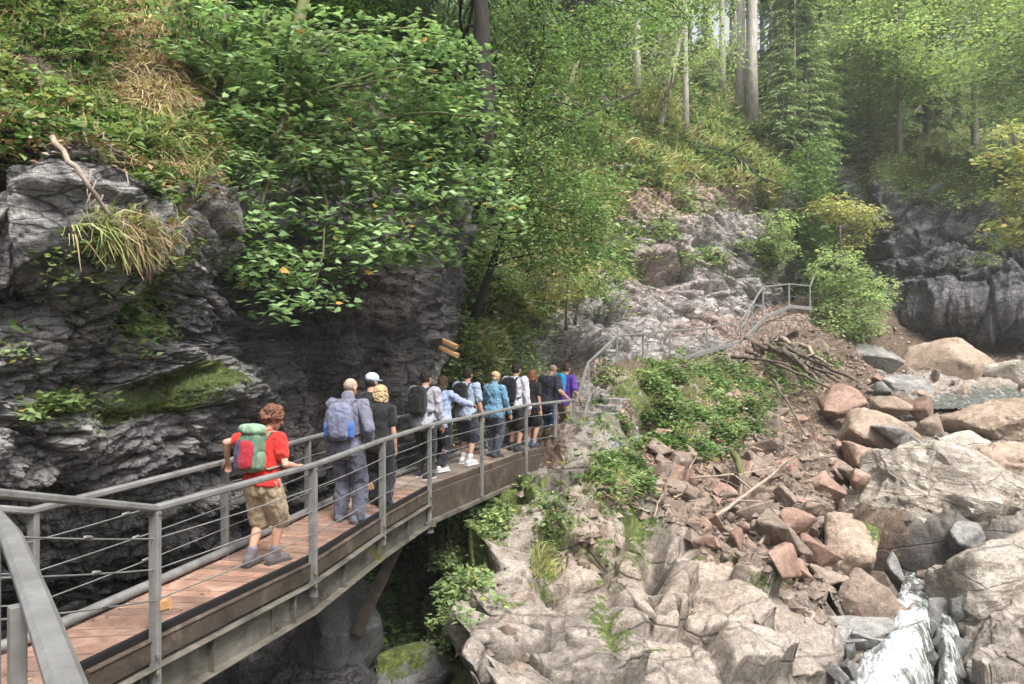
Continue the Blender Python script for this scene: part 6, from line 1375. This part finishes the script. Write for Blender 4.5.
    if hs_:
        kind, colr = hs_; P_ = []
        if kind == 'short': P_ = [ell(hr(0, -.012, .022), (.0475*h, .0545*h, .049*h), Hm), ell(hr(0, -.022, -.004), (.044*h, .042*h, .045*h), Hm)]; wr = .010
        elif kind == 'stubble': P_ = [ell(hr(0, -.0095, .010), (.0440*h, .0515*h, .044*h), Hm)]; wr = .002
        elif kind == 'bob': P_ = [ell(hr(0, -.012, .020), (.053*h, .058*h, .051*h), Hm), ell(hr(0, -.030, -.018), (.056*h, .040*h, .052*h), Hm), cap(hr(-.045, -.012, -.01), hr(-.046, -.006, -.06), .018*h, .015*h), cap(hr(.045, -.012, -.01), hr(.046, -.006, -.06), .018*h, .015*h), cap(hr(-.02, -.038, -.05), hr(.02, -.038, -.05), .024*h, .024*h)]; wr = .014
        elif kind == 'long': P_ = [ell(hr(0, -.012, .020), (.050*h, .056*h, .050*h), Hm), cap(hr(0, -.035, .0), hr(0, -.055, -.12), .042*h, .030*h), cap(hr(-.02, -.03, -.03), hr(-.03, -.04, -.10), .03*h, .02*h)]; wr = .014
        elif kind == 'bun': P_ = [ell(hr(0, -.012, .020), (.0475*h, .055*h, .049*h), Hm), ell(hr(0, -.03, -.01), (.038*h, .034*h, .035*h), Hm), ell(hr(0, -.058, .035), (.026*h, .026*h, .026*h), Hm)]; wr = .012
        elif kind == 'curly':
            P_ = [ell(hr(0, -.014, .020), (.052*h, .058*h, .050*h), Hm), ell(hr(0, -.045, .0), (.045*h, .035*h, .04*h), Hm)]; wr = .022; q = random.Random(4)
            for _ in range(46):
                a = q.uniform(0, 6.28); b = q.uniform(-.5, 1.3); rr2 = Vector((math.cos(a) * math.cos(b) * .052, -.014 + math.sin(a) * math.cos(b) * .058, .018 + math.sin(b) * .05))
                if rr2.y > .02 and rr2.z < .04: continue
                P_.append(ell(hr(*rr2), (.013*h, .012*h, .011*h), Hm, 8, 6))
        fuse('hair', P_, voxel * .7 if kind != 'stubble' else .006, HAIR[colr], e, 1, wr, 26, 5)
    if sp.get('cap'):
        fuse('cap', [ell(hr(0, -.010, .030), (.057*h, .065*h, .051*h), Hm), ell(hr(0, .055, .020), (.038*h, .050*h, .006*h), Hm)], voxel * .7, CM(sp['cap']), e, 2)
    PEOPLE[label] = (e, up, AX, AY, AZ, h, nb)
    if sp.get('pack'): backpack(e, up, AX, AY, AZ, h, sp, label)
    return e

def sbox(c, r, X, Y, Z, p=4.0, n=20):
    """super-ellipsoid block: rounded, slightly bulging"""
    v = []; f = []; c = Vector(c)
    for i in range(n // 2 + 1):
        t = -math.pi / 2 + math.pi * i / (n // 2)
        for j in range(n):
            a = 2*math.pi*j/n; x, y, z = math.cos(t) * math.cos(a), math.cos(t) * math.sin(a), math.sin(t); k = (abs(x) ** p + abs(y) ** p + abs(z) ** p) ** (-1 / p)
            v.append(c + X * (x*k*r[0]) + Y * (y*k*r[1]) + Z * (z*k*r[2]))
    for i in range(n // 2):
        for j in range(n): f.append((i*n + j, i*n + (j+1) % n, (i+1)*n + (j+1) % n, (i+1)*n + j))
    return v, f
def backpack(pe, up, AX, AY, AZ, h, sp, plabel):
    """worn on the back; a thing of its own standing in the wearer's frame"""
    b = sp['pack']; m = pe.matrix_basis if False else Matrix.Translation(pe.location) @ Matrix.Rotation(pe.rotation_euler.z, 4, 'Z')
    W, D, Hh = b['size']; yb = -(.070 * h * sp.get('bulk', 1) ** 1.5 + .012 + D / 2); zc = b.get('z', .70)
    base = up(0, yb, zc) - AZ * Hh / 2; t = empty('backpack', m @ base, b['label'], 'backpack', None, pe.rotation_euler.z)
    def add(name, parts, c, vox=.009, wr=.008, fz=True):
        parts = [([v_ - base for v_ in v], f) for v, f in parts]
        return fuse(name, parts, vox, CM(c), t, 3, wr, 12, 9) if fz else mesh_list(name, parts, CM(c), t, True)
    c = up(0, yb, zc); main = [sbox(c, (W/2, D/2, Hh/2), AX, AY, AZ)]
    add('bag', main, b['c'])
    if b.get('lid'): add('lid', [sbox(c + AZ * (Hh/2 + .01) - AY * .01, (W/2 * 1.05, D/2 * 1.12, .055), AX, AY, AZ, 3)], b['lid'])
    if b.get('pocket'): add('pocket', [sbox(c - AY * (D/2) - AZ * Hh * .10, (W * .36, .035, Hh * .34), AX, AY, AZ, 4)], b['pocket'])
    if b.get('pocket2'): add('pocket', [sbox(c - AY * (D/2 + .004) + AX * -W * .27 - AZ * Hh * .10, (W * .14, .036, Hh * .35), AX, AY, AZ, 4)], b['pocket2'])
    if b.get('side'): 
        for sd in (-1, 1): add('side_pocket', [sbox(c + AX * sd * W / 2 - AZ * Hh * .22, (.03, D * .38, Hh * .22), AX, AY, AZ, 3)], b['side'])
    sw = .060 * h; bk_ = sp.get('bulk', 1) ** 1.5
    for sd in (-1, 1):
        pts = [up(sd * sw * .8, -.075 * h * bk_, .78), up(sd * sw * .95, -.05 * h * bk_, .838), up(sd * sw, .0, .848), up(sd * sw * 1.15, .060 * h * bk_, .80), up(sd * sw * 1.25, .085 * h * bk_, .74), up(sd * sw * 1.5, .072*h * bk_, .67), up(sd * .105 * h, .0, .63), up(sd * .088 * h, -.07 * h * bk_, .61)]
        pts = [p - base for p in pts]; v, f = [], []
        for (a, b_) in zip(pts[:-1], pts[1:]): pass
        pv = polybar(pts, .05, .014, .004); o = mesh_list('strap', [pv], CM(b.get('strap', b['c'])), t, True)
    return t

BY = 10
hd = lambda px, py, d: P(px, py, d)
# heading along the bridge at depth d
def head_at(d):
    for i in range(len(EDGE) - 1):
        if EDGE[i][1] <= d <= EDGE[i+1][1]: a, b = EDGE[i], EDGE[i+1]; return math.degrees(math.atan2(b[0] - a[0], b[1] - a[1]))
    return 50
Xp = lambda px, d: (px - CX) / F * d
person('woman in red t-shirt and khaki shorts with hand on the rock-side rail', Xp(262, 7.62), 7.62, 24, 1.63,
    dict(fem=True, lean=9, look=-38, nod=20, tilt=4, hair=('curly', 'auburn'), top=dict(c=(190, 40, 34), sleeve=.30, z0=.50, loose=.02), bot=dict(c=(150, 134, 112), len=.49, g=.014, wide=1.08),
         L=dict(world=(-2.98, 7.80, -1.245), hint=(-.6, -.8, .2), fd=(0, .1, 0)), R=(.14, .17, .60), l=(-.05, -.05, .008, -10), r=(.045, .06, 0, 12), shoe=(92, 86, 90), boot=.16, sock=.24, sockc=(120, 118, 128), solec=(60, 55, 52), drop=-.01,
         pack=dict(label='sage green backpack with red and navy front on the woman in red', size=(.27, .16, .41), c=(84, 108, 90), lid=(122, 150, 126), pocket=(150, 34, 48), pocket2=(52, 52, 80), side=(96, 116, 98), strap=(100, 125, 105), z=.715)), .008)
person('tall man in grey shirt and grey trousers with hand on the near rail', Xp(347, 9.45), 9.45, 12, 1.83,
    dict(lean=3, look=-14, nod=12, hair=('stubble', 'grey'), top=dict(c=(98, 99, 115), sleeve=.97, collar=True, z0=.47, loose=.015), bot=dict(c=(76, 77, 92), len=.97, g=.018, wide=1.2),
         L=(-.15, .05, .46), R=dict(world=(-1.83, 9.52, -1.235), hint=(.5, -.8, -.2)), l=(-.06, .02, 0, -6), r=(.09, -.02, 0, 24), shoe=(92, 96, 112), solec=(60, 60, 66), z=DZ,
         pack=dict(label='light grey-blue backpack with a blue cord on the tall grey man', size=(.31, .17, .46), c=(104, 108, 132), lid=None, pocket=(96, 100, 124), side=(52, 92, 160), strap=(80, 82, 100), z=.70)), .009)
person('blonde woman in black t-shirt and black trousers', Xp(379, 10.4), 10.4, 12, 1.67,
    dict(fem=True, lean=2, hair=('bob', 'blonde'), top=dict(c=(26, 26, 30), sleeve=.32, loose=.02, z0=.47), bot=dict(c=(34, 34, 42), len=.95, g=.02, wide=1.4), L=(-.13, .05, .46), R=(.135, .04, .455), l=(-.05, .05, 0, -8), r=(.055, -.03, 0, 14), shoe=(60, 58, 62)))
person('person in dark clothes and a pale blue cap walking in front of the blonde woman', Xp(370, 11.3), 11.3, 14, 1.80,
    dict(lean=2, look=-20, hair=('short', 'dark'), cap=(178, 198, 220), top=dict(c=(30, 30, 36), sleeve=.95, loose=.02), bot=dict(c=(32, 33, 40), len=.96, g=.016), L=(-.15, .06, .46), R=(.12, .10, .48), l=(-.07, .04, 0, -6), r=(.05, -.04, 0, 8), shoe=(60, 60, 70)))
person('man in pale long-sleeved shirt and black trousers with black backpack', Xp(424, 12.5), 12.5, 22, 1.80,
    dict(lean=3, look=-10, hair=('short', 'dark'), top=dict(c=(150, 150, 162), sleeve=.97, loose=.02, z0=.47), bot=dict(c=(24, 24, 30), len=.96, g=.014), L=(-.14, .05, .46), R=(.15, .09, .47), l=(-.06, .06, 0, -8), r=(.06, -.05, 0, 8), shoe=(40, 40, 44), solec=(190, 190, 190),
         pack=dict(label='black backpack on the man in the pale long-sleeved shirt', size=(.30, .19, .48), c=(24, 24, 28), pocket=(20, 20, 24), z=.72)))
person('brown-haired woman in light blue shirt reaching for the rail', Xp(441, 13.15), 13.15, 26, 1.68,
    dict(fem=True, lean=4, look=10, hair=('long', 'brown'), top=dict(c=(150, 164, 200), sleeve=.95, loose=.018, z0=.46), bot=dict(c=(28, 28, 38), len=.94, g=.010), L=(-.12, .10, .50), R=dict(world=(-.55, 13.62, -1.235), hint=(.3, -.6, -.7)), l=(-.05, .10, 0, -8), r=(.055, -.09, .01, 10), shoe=(200, 200, 205), solec=(210, 210, 210)))
person('man in light blue-grey t-shirt and dark shorts with small black backpack', Xp(466, 13.9), 13.9, 28, 1.80,
    dict(lean=3, look=4, hair=('short', 'dark'), top=dict(c=(150, 164, 186), sleeve=.36, loose=.02, z0=.47), bot=dict(c=(44, 46, 58), len=.47, g=.02, wide=1.2), L=(-.15, .04, .46), R=(.15, .09, .47), l=(-.06, .04, 0, -6), r=(.06, -.03, 0, 10), sock=.22, sockc=(200, 200, 205), shoe=(190, 192, 196), solec=(220, 220, 220),
         pack=dict(label='small black backpack on the man in dark shorts', size=(.26, .16, .40), c=(26, 26, 32), pocket=(22, 22, 26), z=.73)))
person('blonde woman in light blue jacket and grey jeans', Xp(494, 14.8), 14.8, 32, 1.69,
    dict(fem=True, bulk=1.08, lean=3, hair=('bun', 'blonde'), top=dict(c=(90, 128, 154), sleeve=.93, loose=.018, z0=.46, collar=True), bot=dict(c=(62, 66, 80), len=.95, g=.008), L=(-.14, .06, .46), R=(.15, .12, .50), l=(-.05, .03, 0, -8), r=(.055, -.04, 0, 10), shoe=(60, 60, 66)))
person('broad man in black vest with white sleeves and dark shorts', Xp(515, 15.6), 15.6, 34, 1.83,
    dict(bulk=1.12, lean=2, hair=('short', 'dark'), top=dict(c=(178, 178, 190), sleeve=.97, loose=.014, z0=.50), bot=dict(c=(30, 30, 36), len=.48, g=.022, wide=1.2), L=(-.14, .08, .48), R=(.16, .05, .47), l=(-.07, .03, 0, -8), r=(.06, -.03, 0, 12), shoe=(50, 50, 54), sock=.15, sockc=(50, 50, 54),
         pack=dict(label='black backpack like a vest over the white-sleeved man', size=(.33, .13, .52), c=(22, 22, 28), strap=(22, 22, 28), z=.70)))
person('ginger-haired woman in black t-shirt and black shorts', Xp(531, 16.2), 16.2, 38, 1.66,
    dict(fem=True, lean=2, look=20, hair=('bob', 'ginger'), top=dict(c=(34, 32, 38), sleeve=.30, loose=.02), bot=dict(c=(26, 26, 30), len=.36, g=.02, wide=1.2), L=(-.13, .05, .46), R=(.14, .03, .46), l=(-.06, .02, 0, -8), r=(.06, -.02, 0, 12), sock=.2, sockc=(150, 150, 160), shoe=(70, 76, 96)))
person('bald man in navy t-shirt and blue jeans resting an arm on the rail', Xp(548, 16.6), 16.6, 44, 1.80,
    dict(bulk=1.15, lean=8, nod=22, look=-6, hair=('stubble', 'grey'), top=dict(c=(46, 48, 62), sleeve=.38, loose=.018, z0=.47), bot=dict(c=(46, 66, 100), len=.96, g=.016), L=(-.15, .06, .46), R=dict(world=(1.22, 16.42, -1.235), hint=(.5, -.6, -.6)), l=(-.06, .02, 0, -8), r=(.06, -.03, 0, 10), shoe=(50, 60, 90)))
person('person in purple shirt and beige trousers with cyan backpack, foremost of the line', Xp(564, 17.1), 17.1, 40, 1.80,
    dict(lean=6, nod=16, hair=('short', 'brown'), top=dict(c=(92, 56, 150), sleeve=.40, loose=.018, z0=.47), bot=dict(c=(176, 160, 128), len=.96, g=.016), L=(-.15, .06, .46), R=(.16, .12, .55), l=(-.06, .06, 0, -8), r=(.06, -.05, 0, 10), shoe=(80, 70, 60),
         pack=dict(label='bright cyan backpack on the person in purple at the head of the line', size=(.31, .19, .46), c=(30, 136, 190), pocket=(60, 160, 205), strap=(40, 60, 110), z=.73)))
haze()
# ------------------------------------------------------------------ labels of the many repeats, by what they lie beside
LM = [('mossy branch piece', 737, 465), ('long pale branch', 760, 485), ('dark red angular block', 822, 488), ('ochre boulder', 845, 549), ('large brown boulder', 861, 611), ('wide tan boulder', 868, 436),
      ('driftwood pile', 800, 370), ('huge streaked boulder', 925, 505), ('bedrock rim', 690, 560), ('squarish brown stone', 764, 500), ('brown bedrock-edge block', 719, 541), ('green shrubs', 700, 400), ('lilac rock shoulder', 598, 460),
      ('path railing', 690, 345), ('grey wedge stone', 901, 438), ('rounded tan boulder', 943, 366), ('broad pale slab boulder', 1000, 428), ('light green bush', 850, 320), ('cascade', 905, 620), ('mossy grey boulder', 604, 516), ('reddish driftwood-side boulder', 836, 403)]
def relabel(items, LM_, fmt, maxshare=3):
    """items: (object, adjective, px, py)"""
    D_ = {}
    for o, adj, px, py in items:
        n_, lx, ly = min(LM_, key=lambda l: (l[1] - px) ** 2 + (l[2] - py) ** 2); dx, dy = px - lx, py - ly; d = math.hypot(dx, dy)
        rel = ('right of' if dx > 0 else 'left of') if abs(dx) > abs(dy) else ('below' if dy > 0 else 'above')
        rel = ('close ' if d < 26 else ('' if d < 50 else 'well ')) + rel
        D_.setdefault(fmt % (adj, rel, n_), []).append((px, o))
    for k, L in D_.items():
        L.sort(key=lambda t: t[0]); n = len(L)
        for i, (px, o) in enumerate(L):
            if n == 1: o['label'] = k
            elif n == 2: o['label'] = k + ', ' + ('left one', 'right one')[i]
            elif n == 3: o['label'] = k + ', ' + ('leftmost', 'middle', 'rightmost')[i] + ' of three'
            else: o['label'] = k
def pxy(o):
    m = o.location; return m.x / m.y * F + CX, CY - m.z / m.y * F
CN = {'red': 'reddish', 'brown': 'brown', 'grey': 'grey', 'tan': 'tan'}
for g_, L in STONES.items():
    it = []
    for o, mt, sz in L:
        px, py = pxy(o); a = sz * F / o.location.y; it.append((o, ('tiny ' if a < 11 else 'small ' if a < 17 else 'medium-sized ' if a < 26 else 'large ') + CN[mt], px, py))
    relabel(it, LM, '%s broken stone %s the %s')
def centre(o):
    n = len(o.data.vertices); a = np.empty(n * 3, np.float32); o.data.vertices.foreach_get('co', a); c = a.reshape(-1, 3).mean(0); return c[0] / c[1] * F + CX, CY - c[2] / c[1] * F
for g_, ad, ft in (('dead branches of the driftwood pile', 'weathered', '%s driftwood branch %s the %s'), ('loose sticks in the rockfall', 'short', '%s broken stick lying %s the %s')):
    it = [(o, 'dark' if o.data.materials[0] == M['stick_dark'] else 'pale', *centre(o)) for o in SC.objects if o.get('group') == g_]
    L2 = LM if 'stick' in g_ else [('upper left end of the pile', 765, 345), ('middle of the pile', 800, 368), ('lower right end of the pile', 840, 388)]
    relabel(it, L2, ft)
it = [(o, 'thin', *centre(o)) for o in SC.objects if o.get('group') == 'roots hanging under the left ledge']
relabel(it, [('pale fallen stick', 90, 185), ('hanging straw grass', 138, 225), ('dark ledge corner', 205, 200)], '%s bare root hanging %s the %s')
it = [(o, 'distant slender', *pxy(o)) for o in SC.objects if o.get('group') == 'distant conifers on the crest']
relabel(it, [('leaning birch', 668, 60), ('twin trunks', 748, 60), ('left dark spruce', 588, 60), ('slim pale trunk', 632, 60), ('tall pale spruce', 815, 60), ('gorge head', 860, 60), ('dark thin trunk', 715, 60), ('pale spruce', 785, 60)], '%s conifer on the crest, %s the %s')
it = [(o, 'small dark', *pxy(o)) for o in SC.objects if o.get('group') == 'wet stones along the cascade']
relabel(it, [('foaming cascade', 900, 625), ('large brown boulder', 861, 611), ('pale boulder on the right bank', 990, 620), ('cascade foot', 870, 665)], '%s wet stone %s the %s')
